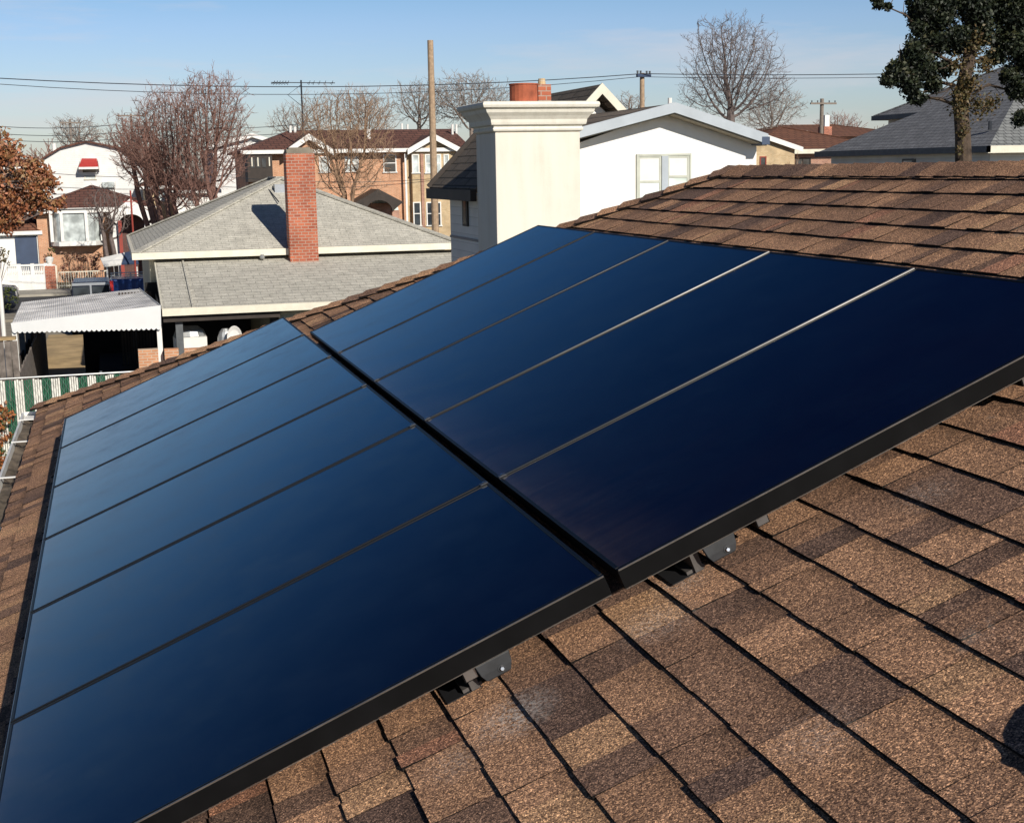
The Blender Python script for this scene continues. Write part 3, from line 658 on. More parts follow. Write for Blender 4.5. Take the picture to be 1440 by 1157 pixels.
# things on the patio
def low_wall(px0, px1, py, Y, h, label, d=.25):
    a = xY(px0, Y, py); b = xY(px1, Y, py); o = MB().box(a, b, Y, Y+d, 0, h).build('brick_wall', MT['brick_orange'], None, origin=(a, Y, 0)); return tag(o, label, 'wall', 'low brick walls round the patio')
h = zY(490, 34.6, 240)
low_wall(194, 222, 490, 34.6, h, 'low orange brick wall on the left of the white awning post')
low_wall(231, 251, 490, 34.6, h-.02, 'short orange brick wall between the white post and the grey post')
low_wall(259, 330, 490, 34.6, h-.04, 'low orange brick wall on the right of the grey patio post')
o = thing('covered_grill', 'white wrapped appliance with clear cover behind the patio wall', 'grill', onY(268, 480, 36.2)); p = onY(268, 480, 36.2); o.location = (p.x, p.y, 0)
bx('appliance_body', MT['white'], o, p.x-.42, p.x+.42, p.y, p.y+.5, 0, p.z+.1); m = MB(); ball(m, (p.x, p.y+.25, p.z+.12), .42, 12, 6, .7, 1., .6).build('cover', MT['galv'], o)
p = onY(330, 476, 35.4); o = thing('dish_antenna', 'white oval dish standing upright under the patio roof', 'dish', (p.x, p.y, 0))
m = MB()
m.loft([[(p.x+cos(t)*.20*s, p.y+yy, p.z+sin(t)*.33*s) for t in [2*pi*i/20 for i in range(20)]] for s, yy in ((.2, .08), (.7, .04), (1, -.02), (.97, -.03), (.68, .02), (.1, .05))]); m.build('dish', MT['white'], o)
m = MB(); m.tube([(p.x, p.y+.1, 0), (p.x, p.y+.08, p.z)], .025, 6); m.build('dish_post', MT['galv'], o)
p = onY(317, 476, 35.8); o = MB(); ball(o, (p.x, p.y, p.z-.1), .3, 12, 8, 1.3, .7, .5); o = tag(o.build('urn', MT['galv'], None, origin=(p.x, p.y, 0)), 'grey rounded bag beside the white oval dish', 'bag')
# ------------------------------------------------------------------ carport awning
A = thing('carport_awning', 'long white metal carport awning with scalloped front valance', 'awning', (xY(120, 36), 38, 0))
fl, fr = onY(15.5, 457, 36), onY(226, 432, 34.9); bl, br = onY(30, 425.5, 42.5), onY(195, 406.5, 41.5)
m = MB(); n = 62; rows = []
for k in range(2*n+1):
    t = k/(2*n); a = fl.lerp(fr, t); b = bl.lerp(br, t); z = .018 if k % 2 else 0
    rows.append((a+Vector((0, 0, z)), b+Vector((0, 0, z))))
for (a, b), (c, d) in zip(rows, rows[1:]): m.quad(a, c, d, b)
m.build('corrugated_top', MT['awn_metal'], A)
m = MB(); m.slab([fl-Vector((0, 0, .012)), fr-Vector((0, 0, .012)), br-Vector((0, 0, .012)), bl-Vector((0, 0, .012))], .05); m.build('awning_deck', MT['grey_post'], A)
vb0, vb1 = onY(17.5, 466, 36), onY(226.5, 461, 34.9); m = MB(); n = 30; st = 5
top = []; bot = []
for k in range(n*st+1):
    t = k/(n*st); a = fl.lerp(fr, t)+Vector((0, -.06, .05)); b = vb0.lerp(vb1, t)+Vector((0, -.06, -.045*abs(sin(pi*k/st)))); top.append(a); bot.append(b)
for i in range(n*st): m.quad(top[i], top[i+1], bot[i+1], bot[i]); m.quad(top[i]+Vector((0, .03, 0)), bot[i]+Vector((0, .03, 0)), bot[i+1]+Vector((0, .03, 0)), top[i+1]+Vector((0, .03, 0)))
m.build('valance', MT['awn_white'], A)
m = MB(); a, b, c, d = fr, br, br-Vector((0, 0, .25)), vb1
m.quad(a+Vector((.02, 0, .04)), b+Vector((.02, 0, .04)), c+Vector((.02, 0, 0)), d+Vector((.02, 0, 0))); m.build('side_flap', MT['awn_white'], A)
for (p, nm, mt) in ((onY(20.5, 470, 36), 'post', 'white'), (onY(224, 465, 34.95), 'post', 'white')):
    m = MB(); m.box(p.x-.06, p.x+.06, p.y, p.y+.12, 0, p.z+.1); m.build('post', MT[mt], A)
for (px, Y) in ((31, 38.2), (40, 40.8)):
    p = onY(px, 480, Y); bx('post', MT['grey_post'], A, p.x-.07, p.x+.07, Y, Y+.14, 0, fl.z-.3)
p = onY(190, 470, 41); bx('post', MT['grey_post'], A, p.x-.06, p.x+.06, 41, 41.12, 0, br.z-.1)
# dark side screen under the awning
o = MB().box(fl.x+.05, fl.x+.10, 37, 50, 0, 1.7).build('dark_hedge_fence', MT['wood_dark'], None, origin=(fl.x, 37, 0)); tag(o, 'dark solid fence in shade under the left side of the awning', 'fence')
# shaded clutter at the right, under the awning
xw = xY(192, 41, 470)
o = MB().box(onY(118, 490, 43).x, xw+.6, 43.0, 43.3, 0, 1.65).box(onY(140, 490, 43).x, xw+.6, 38.0, 43., 0, .9).build('dark_shed_wall', MT['dark_in'], None, origin=(xw, 41, 0)); tag(o, 'dark shed front in deep shade under the awning', 'shed')
# ------------------------------------------------------------------ white and green slatted chain link fence
YF = 30.; zf = zY(533, YF, 0)
F = thing('slatted_fence', 'chain link fence with alternating white and green privacy slats', 'fence', (xY(90, YF), YF, 0))
x = xY(-40, YF, 560); xe = x+18; ms = {'w': MB(), 'g': MB()}; r = random.Random(9); k = 0; xx = xY(0, YF, 560)-.02-.19*6
gw = (xY(49, YF, 560)-xY(23, YF, 560))/8
while xx < xe:
    for j in range(4):
        key = 'w' if (k % 2 == 0) else 'g'
        ms[key].box(xx+.006, xx+gw-.006, YF+r.uniform(-.008, .008), YF+.018, .03, zf-.03-r.random()*.03); xx += gw
    k += 1
ms['w'].build('white_slats', MT['slat_white'], F); ms['g'].build('green_slats', MT['slat_green'], F)
m = MB(); m.tube([(x-1, YF, zf), (xe, YF, zf)], .022, 8); m.build('top_rail', MT['galv'], F)
for i in range(7):
    px_ = x+i*2.6; m = MB(); m.tube([(px_, YF+.05, 0), (px_, YF+.05, zf+.04)], .03, 8); m.build('fence_post', MT['galv'], F)
m = MB(); y = YF-.03; sz = .11; zz = 0
xx = x
while xx < xe:
    hh = zf-.02; m.beam((xx, y, 0), (xx+hh*.6, y, hh), .0025, .0025); m.beam((xx+hh*.6, y-.004, 0), (xx, y-.004, hh), .0025, .0025); xx += sz
m.build('chain_link', MT['galv'], F)
# weathered boundary fence at the far left
p = onZ(8, 530, 1.6); X = xY(24, 31.5, 500)
for k in range(1):
    o = thing('board_fence', 'weathered grey board fence running back from the slatted fence', 'fence', (X, 33, 0)); m = MB(); r = random.Random(2); y = 30.6
    while y < 44:
        m.box(X-.02+r.uniform(-.01, .01), X+.01, y, y+.13, 0, 1.95+r.uniform(-.04, .03)); y += .145
    m.build('boards', MT['wood_grey'], o); m = MB(); y = 30.5
    zt_ = zY(480, 31.2, 10); k_ = X-2.6
    while k_ < X-.05: m.box(k_, k_+.125, 31.2+r.uniform(-.008, .008), 31.24, 0, zt_+r.uniform(-.03, .02)); k_ += .14
    m.build('return_panel', MT['wood_grey'], o)
    m = MB(); m.box(X-2.6, X+.02, 31.14, 31.42, zt_+.025, zt_+.09); m.build('top_cap', MT['tan_dirt'], o)
p = onY(4, 420, 40); m = MB(); m.tube([(p.x-.05, 40, 0), (p.x-.05, 40, zY(378, 40, 3))], .06, 8); tag(m.build('white_pipe', MT['white'], None, origin=(p.x, 40, 0)), 'thin white pipe standing at the left edge beside the carport', 'pipe')
# ------------------------------------------------------------------ vegetation helpers
def leafquad(mb, p, s, r, c, flat=.0):
    a = Vector((r.gauss(0, 1), r.gauss(0, 1), r.gauss(0, 1)*(1-flat))).normalized(); b = a.cross(Vector((r.gauss(0, 1), r.gauss(0, 1), r.gauss(0, 1)))).normalized()
    i = [mb.vert(p+a*s*ca+b*s*.6*cb) for ca, cb in ((-1, 0), (0, -1), (1, 0), (0, 1))]; mb.face(i, c)
def bare_tree(name, label, base, height, spread, seed, mat, group=None, stems=1, stemh=.25, levels=5, rtrunk=.22, twig=.012, up=.35, dens=3, cat='tree', lean=0., aim=.35):
    r = random.Random(seed); root = thing(name, label, cat, base, group); tr = MB(); cr = MB(); base = Vector(base)
    def branch(p, d, L, rad, lev):
        n = 4 if lev < 3 else 3; pts = [p]; rads = [rad]; q = p; dd = d.copy()
        for i in range(n):
            dd = (dd + Vector((r.gauss(0, 1), r.gauss(0, 1), r.gauss(0, .6)))*.13 + Vector((0, 0, up*.22))).normalized(); q = q+dd*L/n; pts.append(q); rads.append(max(twig*.7, rad*(1-.55*(i+1)/n)))
        (tr if lev < 2 else cr).tube(pts, rads, 6 if lev < 2 else (4 if lev < 3 else 3), lev < 2)
        if lev >= levels: return
        kk = dens + (1 if lev in (1, 2) else 0)
        for c in range(kk):
            t = r.uniform(.3, 1.) if c < kk-1 else 1.; i = min(n-1, int(t*n)); pp = pts[i].lerp(pts[i+1], t*n-i) if t < 1 else pts[-1]
            a = r.uniform(0, 2*pi); side = Vector((cos(a)*spread, sin(a)*spread, r.uniform(-.1, .35)))
            nd = (dd*(.9 if c else 1.1) + side*r.uniform(.45, 1.)).normalized()
            branch(pp, nd, L*r.uniform(.58, .80), max(twig, rads[i]*r.uniform(.5, .68)), lev+1)
    for s in range(stems):
        a = 2*pi*s/max(1, stems)+r.random(); d = Vector((cos(a)*aim*(stems > 1)+lean, sin(a)*aim*(stems > 1), 1)).normalized()
        branch(base+Vector((cos(a)*.15, sin(a)*.15, 0))*(stems > 1), d, height*stemh if stems == 1 else height*stemh*r.uniform(.8, 1.15), rtrunk, 0)
    # normalise the height
    allv = tr.v+cr.v; zm = max(v[2] for v in allv)-base.z; k = height/zm
    for b in (tr, cr): b.v = [(base.x+(v[0]-base.x)*k, base.y+(v[1]-base.y)*k, base.z+(v[2]-base.z)*k) for v in b.v]
    tr.build('trunk', mat, root); cr.build('crown', mat, root); return root
VERB = False
def grow_tree(name, label, Y, base_px, blobs, seed, mat, group=None, stems=1, n_att=1400, step=.32, twig=.012, trunk=.16, cat='tree', tips=2, tipl=.7, depth=.8, expo=1.9, base_spread=.25, z0=0.):
    "bare tree grown by space colonisation towards points scattered in the crown blobs (px, py, rx, ry) at distance Y"
    r = random.Random(seed); bp = Vector((xY(base_px, Y, 300), Y, z0)); root = thing(name, label, cat, bp, group); k = Y/1921.5*1.04
    att = []; vol = [b[2]*b[3]*(b[2]+b[3]) for b in blobs]
    for _ in range(n_att):
        px, py, rx, ry = r.choices(blobs, vol)[0]
        while True:
            d = Vector((r.uniform(-1, 1), r.uniform(-1, 1), r.uniform(-1, 1)))
            if d.length <= 1: break
        if r.random() < .13: d = d*1.32
        c = onY(px, py, Y); att.append(Vector((c.x+d.x*rx*k, Y+d.y*rx*k*depth, c.z+d.z*ry*k)))
    zlo = min(a.z for a in att)
    pos = []; par = []; kids = []
    def addn(p, q): pos.append(p); par.append(q); kids.append(0); return len(pos)-1
    cen = sum(att, Vector())/len(att)
    for s in range(stems):
        a = 2*pi*s/stems+r.random(); b0 = bp+Vector((cos(a), sin(a), 0))*base_spread*(stems > 1); i = addn(b0, -1)
        tgt = Vector((cen.x+cos(a)*(cen.z-zlo)*.13*(stems > 1), cen.y+sin(a)*(cen.z-zlo)*.13*(stems > 1), zlo+.15)); L = (tgt-b0).length; n = max(2, int(L/step))
        for j in range(1, n+1):
            t = j/n; q = b0.lerp(tgt, t**(1.0)); q.x += .10*sin(t*4+s)*t; q.y += .10*cos(t*5+s)*t; i = addn(q, i)
    alive = list(att); di = step*7; dk = step*1.25
    for it in range(140):
        kd = kdtree.KDTree(len(pos))
        for i, p in enumerate(pos): kd.insert(p, i)
        kd.balance(); acc = {}; nxt = []
        for a in alive:
            p, i, d = kd.find(a)
            if d < dk: continue
            nxt.append(a)
            if d < di or it < 3:
                v = (a-p).normalized(); acc[i] = acc.get(i, Vector())+v
        alive = nxt
        if not acc: break
        grew = 0
        for i, v in acc.items():
            if kids[i] > 5: continue
            if v.length < .3: v = v+Vector((r.gauss(0, 1), r.gauss(0, 1), r.gauss(0, 1)))
            v = v.normalized(); pd = (pos[i]-pos[par[i]]).normalized() if par[i] >= 0 else Vector((0, 0, 1))
            jt = .10+.25*kids[i]; d = (v+pd*(.25 if not kids[i] else 0)+Vector((r.gauss(0, jt), r.gauss(0, jt), .05+r.gauss(0, jt)))).normalized(); addn(pos[i]+d*step, i); kids[i] += 1; grew += 1
        if not grew or len(pos) > 9000: break
    if VERB: print('TREE', label[:30], len(pos), 'left', len(alive), 'it', it)
    n = len(pos); ch = [[] for _ in range(n)]
    for i in range(n):
        if par[i] >= 0: ch[par[i]].append(i)
    w = [0.]*n
    for i in range(n-1, -1, -1): w[i] = sum(w[c] for c in ch[i]) + (1. if not ch[i] else 0.)
    wm = max(w); rad = [max(twig, trunk*(x/wm)**(1/expo)) for x in w]
    tr = MB(); cr = MB()
    for i in range(n):
        if par[i] >= 0 and not (ch[par[i]] and max(ch[par[i]], key=lambda c: w[c]) != i): continue
        path = ([par[i]] if par[i] >= 0 else [])+[i]; j = i
        while ch[j]: j = max(ch[j], key=lambda c: w[c]); path.append(j)
        if len(path) < 2: continue
        rr = [rad[q] for q in path]
        if par[i] >= 0: rr[0] = rr[1]
        rr[-1] *= .7; big = rr[1] > trunk*.28
        (tr if big else cr).tube([pos[q] for q in path], rr, 7 if big else (4 if rr[1] > twig*2 else 3), big)
    for i in range(n):
        if rad[i] < twig*2.6 and par[i] >= 0:
            pd = (pos[i]-pos[par[i]]).normalized()
            for t in range(tips if not ch[i] else (1 if r.random() < .8 else 0)):
                d = (pd*.8+Vector((r.gauss(0, .5), r.gauss(0, .5), .25+r.gauss(0, .3)))).normalized(); L = tipl*r.uniform(.5, 1.2); m_ = pos[i]+d*L*.5; d2 = (d+Vector((r.gauss(0, .25), r.gauss(0, .25), .15))).normalized()
                cr.tube([pos[i], m_, m_+d2*L*.5], [twig, twig*.75, twig*.45], 3, False)
                e = m_; d3 = (d+Vector((r.gauss(0, .6), r.gauss(0, .6), .2))).normalized(); cr.tube([e, e+d3*L*.35], [twig*.65, twig*.4], 3, False)
    if not tr.v: tr.tube([pos[0], pos[1]], twig*2, 5)
    tr.build('trunk', mat, root); cr.build('crown', mat, root); return root
def leaf_tree(name, label, base, clumps, leafs, size, mat, tmat, seed, trunk=(), rt=.2, cat='tree', spread=1., group=None, flat=0., bt=.2, cp=1.):
    r = random.Random(seed); root = thing(name, label, cat, base, group); cr = MB(); tr = MB()
    base = Vector(base)
    if trunk: tr.tube(trunk, [rt*(1-.6*i/len(trunk)) for i in range(len(trunk))], 10)
    top = Vector(trunk[-1]) if trunk else base
    for (c, rad) in clumps:
        c = Vector(c); tone = r.random()
        if trunk and r.random() < cp:
            s = min(trunk, key=lambda q: (Vector(q)-c).length+abs(Vector(q).z-c.z+.5)); s = Vector(s); mid = s.lerp(c, .5)+Vector((0, 0, .12))*rad
            tr.tube([s, mid, c], [rt*bt, rt*bt*.6, rt*bt*.25], 5)
        for i in range(int(leafs*rad*rad)):
            d = Vector((r.gauss(0, 1), r.gauss(0, 1), r.gauss(0, .8))); d = d.normalized()*rad*(r.random()**.45)*spread
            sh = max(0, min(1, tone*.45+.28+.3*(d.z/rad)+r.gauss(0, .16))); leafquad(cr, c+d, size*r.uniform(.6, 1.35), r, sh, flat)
    if tr.v: tr.build('trunk', tmat, root)
    cr.build('crown', mat, root, attr='rnd'); return root
def clumps_from_px(lst, Y, jit=1., r=None, sub=5, big=1.):
    out = []; r = r or random.Random(1)
    for (px, py, pr_) in lst:
        p = onY(px, py, Y); R_ = pr_/1921.5*Y*1.04
        for i in range(sub):
            d = Vector((r.gauss(0, 1), r.gauss(0, 1)*1.2, r.gauss(0, 1))).normalized()*R_*r.uniform(.2, .75)
            out.append((p+d, R_*r.uniform(.3, .55)*big))
    return out
# ------------------------------------------------------------------ vehicles
def wheel(parent, x, y, rad, ax='y', w=.2):
    m = MB(); v = Vector((0, w/2, 0)) if ax == 'y' else Vector((w/2, 0, 0)); c = Vector((x, y, rad)); m.tube([c-v, c-v*.9, c+v*.9, c+v], [rad*.92, rad, rad, rad*.92], 18); o = m.build('wheel', MT['tyre'], parent)
    m = MB(); m.tube([c-v*1.04, c+v*1.04], rad*.55, 12); m.build('rim', MT['silver_car'], o); return o
def van_rear(cx, y, w=1.85, L=4.6, h=1.75):
    o = thing('parked_van', 'dark van with split rear windows parked in the driveway behind the awning', 'van', (cx, y+L/2, 0))
    m = MB(); rings = []
    prof = [(y, .45, .95, .93), (y+.05, .32, 1.02, 1.), (y+.9, .25, 1.02, 1.), (y+L-.9, .25, 1.0, 1.), (y+L-.1, .3, .85, .97), (y+L, .45, .7, .9)]
    for yy, z0, z1, s in prof: rings.append([(cx-w/2*s, yy, z0), (cx+w/2*s, yy, z0), (cx+w/2*s, yy, z1), (cx+w/2*s*.95, yy, z1+.05), (cx-w/2*s*.95, yy, z1+.05), (cx-w/2*s, yy, z1)])
    m.loft(rings); m.build('body', MT['dark_car'], o, bevel=.03)
    m = MB(); rings = []
    for yy, k0, k1, zt in ((y+.02, .9, .8, h-.08), (y+.22, .92, .82, h), (y+2.6, .92, .82, h), (y+3.5, .9, .7, 1.08)):
        rings.append([(cx-w/2*k0, yy, 1.03), (cx+w/2*k0, yy, 1.03), (cx+w/2*k1, yy, zt-.05), (cx+w/2*k1*.9, yy, zt), (cx-w/2*k1*.9, yy, zt), (cx-w/2*k1, yy, zt-.05)])
    m.loft(rings); m.build('cabin', MT['dark_car'], o)
    MB().box(cx-w/2*.8, cx+w/2*.8, y-.002, y+.06, h-.12, h-.02).build('roof_rim', MT['silver_car'], o); MB().box(cx-.035, cx+.035, y-.02, y+.02, 1.05, h-.1).build('door_pillar', MT['silver_car'], o)
    for s in (-1, 1):
        a, b = sorted((cx+s*.05, cx+s*(w/2*.82-.04))); MB().box(a, b, y-.012, y+.03, 1.12, h-.17).build('rear_window', MT['pane'], o)
        MB().box(*sorted((cx+s*(w/2*.93), cx+s*(w/2*.93-.14))), y-.03, y+.02, .8, 1.03).build('tail_light', MT['red_lamp'], o)
        xs_ = cx+s*(w/2*.885); MB().box(min(xs_, xs_+s*.01), max(xs_, xs_+s*.01), y+.4, y+2.5, 1.1, h-.3).build('side_window', MT['pane'], o)
    MB().box(cx-w/2*.98, cx+w/2*.98, y-.09, y+.0, .38, .58).build('bumper', MT['silver_car'], o)
    MB().box(cx-.25, cx+.25, y-.1, y-.091, .62, .75).build('number_plate', MT['white'], o)
    for s in (-1, 1):
        for yy in (y+.85, y+L-.95): wheel(o, cx+s*(w/2-.12), yy, .34, 'x')
    return o
p = onY(127, 397, 56.); van_rear(p.x, 56., 1.72, 4.6, p.z)
def pickup(xt, y, L=5.4, h=1.78):
    "side on, tail to the left"
    o = thing('pickup_truck', 'bright blue pickup truck with a red tail light beside the grey roofed house', 'pickup', (xt+L/2, y+.9, 0)); w = 1.9
    m = MB(); rings = []
    for x, z0, z1 in ((xt, .55, 1.25), (xt+.06, .45, 1.3), (xt+L*.38, .4, 1.3), (xt+L*.7, .4, 1.25), (xt+L-.25, .42, 1.1), (xt+L, .5, .95)): rings.append([(x, y, z0), (x, y+w, z0), (x, y+w, z1), (x, y+w-.06, z1+.04), (x, y+.06, z1+.04), (x, y, z1)])
    m.loft(rings); m.build('body', MT['blue_car'], o, bevel=.03)
    m = MB(); rings = []
    for x, z1 in ((xt+L*.38, 1.7), (xt+L*.42, h), (xt+L*.6, h), (xt+L*.72, 1.28)): rings.append([(x, y+.1, 1.27), (x, y+w-.1, 1.27), (x, y+w-.25, z1), (x, y+.25, z1)])
    m.loft(rings); m.build('cabin', MT['blue_car'], o)
    MB().box(xt+L*.43, xt+L*.58, y+.12, y+.16, 1.36, 1.66).build('side_window', MT['pane'], o)
    MB().box(xt-.03, xt+.16, y-.02, y+.14, .8, 1.28).build('tail_light', MT['red_lamp'], o); MB().box(xt-.03, xt+.1, y+w-.14, y+w+.02, .8, 1.28).build('tail_light', MT['red_lamp'], o)
    MB().box(xt-.16, xt-.04, y, y+w, .45, .6).build('bumper', MT['silver_car'], o)
    m = MB()
    for yy in (y+.05, y+w-.05):
        m.beam((xt+.05, yy, 1.52), (xt+L*.38, yy, 1.52), .045, .045)
        for k in range(3): m.beam((xt+.1+k*.9, yy, 1.3), (xt+.1+k*.9, yy, 1.52), .04, .04, (0, 1, 0))
    m.build('bed_rail', MT['silver_car'], o)
    for xx in (xt+.95, xt+L-1.05):
        for yy in (y+.1, y+w-.1): wheel(o, xx, yy, .38)
p = onY(153, 380, 68.); pickup(p.x, 68.)
def suv_front(cx, y, label, w=1.9, L=4.7, h=1.8):
    o = thing('parked_suv', label, 'car', (cx, y+L/2, 0)); m = MB(); rings = []
    for x, z0, z1 in ((cx, .4, .85), (cx-.12, .3, 1.0), (cx-1.1, .25, 1.08), (cx-L+.15, .28, 1.1), (cx-L, .45, 1.0)): rings.append([(x, y, z0), (x, y+w, z0), (x, y+w, z1), (x, y+w-.1, z1+.05), (x, y+.1, z1+.05), (x, y, z1)])
    m.loft(rings); m.build('body', MT['dark_car'], o, bevel=.04)
    m = MB(); rings = []
    for x, z1 in ((cx-1.1, 1.1), (cx-1.7, h-.05), (cx-2.2, h), (cx-L+.5, h-.05), (cx-L+.1, 1.12)): rings.append([(x, y+.08, 1.06), (x, y+w-.08, 1.06), (x, y+w-.22, z1), (x, y+.22, z1)])
    m.loft(rings); m.build('cabin', MT['pane'], o)
    m = MB(); m.beam((cx-1.75, y+.14, h-.02), (cx-L+.5, y+.14, h-.02), .06, .05); m.build('roof_rail', MT['silver_car'], o)
    for yy in (y+.05, y+w-.45): MB().box(cx-.1, cx+.015, yy, yy+.4, .7, .9).build('headlight', MT['white'], o)
    MB().box(cx-.04, cx+.012, y+.5, y+w-.5, .6, .88).build('grille', MT['silver_car'], o)
    for xx in (cx-.9, cx-L+.9):
        for yy in (y+.1, y+w-.1): wheel(o, xx, yy, .36)
p = onY(20, 385, 69.); suv_front(p.x, 69., 'tall dark blue suv parked on the street at the left edge', h=2.15)
# ------------------------------------------------------------------ house across the street with bay window, and its neighbour
YB = 86.
bh = house_root('bay_window_house', 'pink brick house with white bay window and arched porch', xY(110, YB), YB+5)
x0, x1 = xY(53, YB, 330), xY(212, YB, 330); zt = zY(293, YB, 100)
bx('wall', MT['brick_orange'], bh, x0, x1, YB, YB+9, 0, zt)
hip_roof(bh, x0-.4, x1+.3, YB-.5, YB+9.5, zt, zY(262, YB+4, 120), MT['roof_brown'], fascia='white', fh=.25)
xa_, xb_ = xY(69, YB-.9, 320), xY(146, YB-.9, 320); zb0, zb1 = zY(340, YB-.9, 100), zY(300, YB-.9, 100)
m = MB(); m.loft([[(xa_, YB, z), (xa_+.5, YB-.95, z), (xb_-.5, YB-.95, z), (xb_, YB, z)] for z in (zb0-.25, zb0)]); m.loft([[(xa_, YB, z), (xa_+.5, YB-.95, z), (xb_-.5, YB-.95, z), (xb_, YB, z)] for z in (zb1, zb1+.25)])
bay = m.build('bay_window', MT['white'], bh)
m = MB(); m.loft([[(xa_+.12, YB, z), (xa_+.56, YB-.82, z), (xb_-.56, YB-.82, z), (xb_-.12, YB, z)] for z in (zb0, zb1)]); m.build('pane', MT['pane_l'], bay)
for i, px in enumerate((72, 87, 122, 143)):
    m = MB(); xx = xY(px, YB-.95, 320); m.box(xx-.09, xx+.09, YB-.99 if 0 < i < 3 else YB-.6, YB-.86 if 0 < i < 3 else YB-.4, zb0, zb1); m.build('mullion', MT['white'], bay)
m = MB(); m.loft([[(xa_-.1, YB, zb1+.25), (xa_+.4, YB-1.1, zb1+.25), (xb_-.4, YB-1.1, zb1+.25), (xb_+.1, YB, zb1+.25)], [(xa_+.5, YB, zt-.1), (xa_+1, YB-.3, zt-.1), (xb_-1, YB-.3, zt-.1), (xb_-.5, YB, zt-.1)]]); m.build('bay_roof', MT['white'], bh)
# arched porch
YP = YB-2.2; xc = xY(184, YP, 300); hw = (xY(214, YP, 305)-xY(155, YP, 305))/2; ze_, zr_ = zY(303, YP, 184), zY(279, YP, 184)
def arch_porch(parent, xc, hw, YP, depth, ze, zr, mats, trim='white'):
    r = MB(); r.slab([(xc-hw-.2, YP-.2, ze), (xc, YP-.2, zr), (xc, YP+depth, zr), (xc-hw-.2, YP+depth, ze)], .12); r.slab([(xc+.002, YP-.2, zr), (xc+hw+.2, YP-.2, ze), (xc+hw+.2, YP+depth, ze), (xc+.002, YP+depth, zr)], .12); r.build('porch_roof', MT[mats[0]], parent)
    n = 14; m = MB(); ro = hw*.82; ri = hw*.62
    out = [(-hw-.15, ze-zr), (-hw*.5, (ze-zr)*.5), (0, 0), (hw*.5, (ze-zr)*.5), (hw+.15, ze-zr)]
    for i in range(n):
        a0, a1 = pi*i/n, pi*(i+1)/n
        def T(a): x = -cos(a)*(hw+.15); return (xc+x, zr-.02+(ze-zr)*abs(x)/(hw+.15))
        def B(a): return (xc-cos(a)*ri, ze-.55+sin(a)*ri*.85)
        t0, t1, b0, b1 = T(a0), T(a1), B(a0), B(a1)
        m.loft([[(t0[0], YP-.22, t0[1]), (b0[0], YP-.22, b0[1]), (b0[0], YP-.02, b0[1]), (t0[0], YP-.02, t0[1])], [(t1[0], YP-.22, t1[1]), (b1[0], YP-.22, b1[1]), (b1[0], YP-.02, b1[1]), (t1[0], YP-.02, t1[1])]])
    m.build('porch_arch', MT[trim], parent)
    bx('porch_back', MT[mats[1]], parent, xc-hw, xc+hw, YP+depth-.3, YP+depth-.1, 0, ze-.1)
    for s in (-1, 1): MB().box(xc+s*hw*.8-.22, xc+s*hw*.8+.22, YP, YP+.4, 0, ze-.5).build('porch_pillar', MT[mats[2]], parent)
arch_porch(bh, xc, hw, YP, 2.1, ze_, zr_, ('roof_brown', 'brick_dark', 'white'))
bx('red_post', MT['redpole'], bh, xY(167, YP-.4, 330), xY(172, YP-.4, 330), YP-.5, YP-.3, 0, zY(310, YP, 170))
# low planted front
x0f = xY(66, 80.5, 380)
def balustrade():
    y = 80.2; o = thing('balustrade_fence', 'white balustrade fence on a low wall across the street', 'fence', (xY(42, y), y, 0)); xa, xb = xY(8, y, 385), xY(65, y, 385); z0, z1, z2 = .15, zY(386.5, y, 40), zY(372, y, 40)
    bx('base_wall', MT['white'], o, xa, xb, y, y+.25, 0, z1); bx('top_rail', MT['white'], o, xa, xb, y-.02, y+.22, z2-.1, z2)
    n = 22
    for i in range(n):
        x = xa+(xb-xa)*(i+.5)/n; m = MB(); m.tube([(x, y+.1, z1), (x, y+.1, z1+.12), (x, y+.1, z1+.3), (x, y+.1, z2-.1)], [.03, .055, .025, .04], 6); m.build('baluster', MT['white'], o)
    for i in range(4): x = xa+(xb-xa)*i/3; MB().box(x-.1, x+.1, y-.03, y+.27, 0, z2+.04).build('fence_pier', MT['white'], o)
    xp = xY(71, y, 385); o = thing('gate_pier', 'brick gate pier topped with a white urn', 'pier', (xp, y, 0)); hw = .27
    MB().box(xp-hw, xp+hw, y-.1, y+.44, 0, zY(374, y, 70)).build('pier', MT['brick_red'], o); zt = zY(374, y, 70)
    m = MB(); m.tube([(xp, y+.17, zt), (xp, y+.17, zt+.05), (xp, y+.17, zt+.1), (xp, y+.17, zt+.2), (xp, y+.17, zt+.42), (xp, y+.17, zt+.5)], [.3, .3, .1, .16, .24, .1], 12); m.build('urn', MT['white'], o)
    xg = xY(79, y, 385); bx('gate_post', MT['cream_trim'], o, xg-.06, xg+.06, y, y+.12, 0, zt)
balustrade()
o = thing('iron_fence', 'low pale iron fence in front of the bay window garden', 'fence', (xY(115, 80.2), 80.2, 0)); xa, xb = xY(82, 80.2, 385), xY(155, 80.2, 385); m = MB(); k = xa
while k < xb: m.box(k, k+.025, 80.2, 80.225, .1, 1.0); k += .13
m.box(xa, xb, 80.19, 80.24, .95, 1.0); m.box(xa, xb, 80.19, 80.24, .2, .25); m.build('bars', MT['cream_trim'], o)
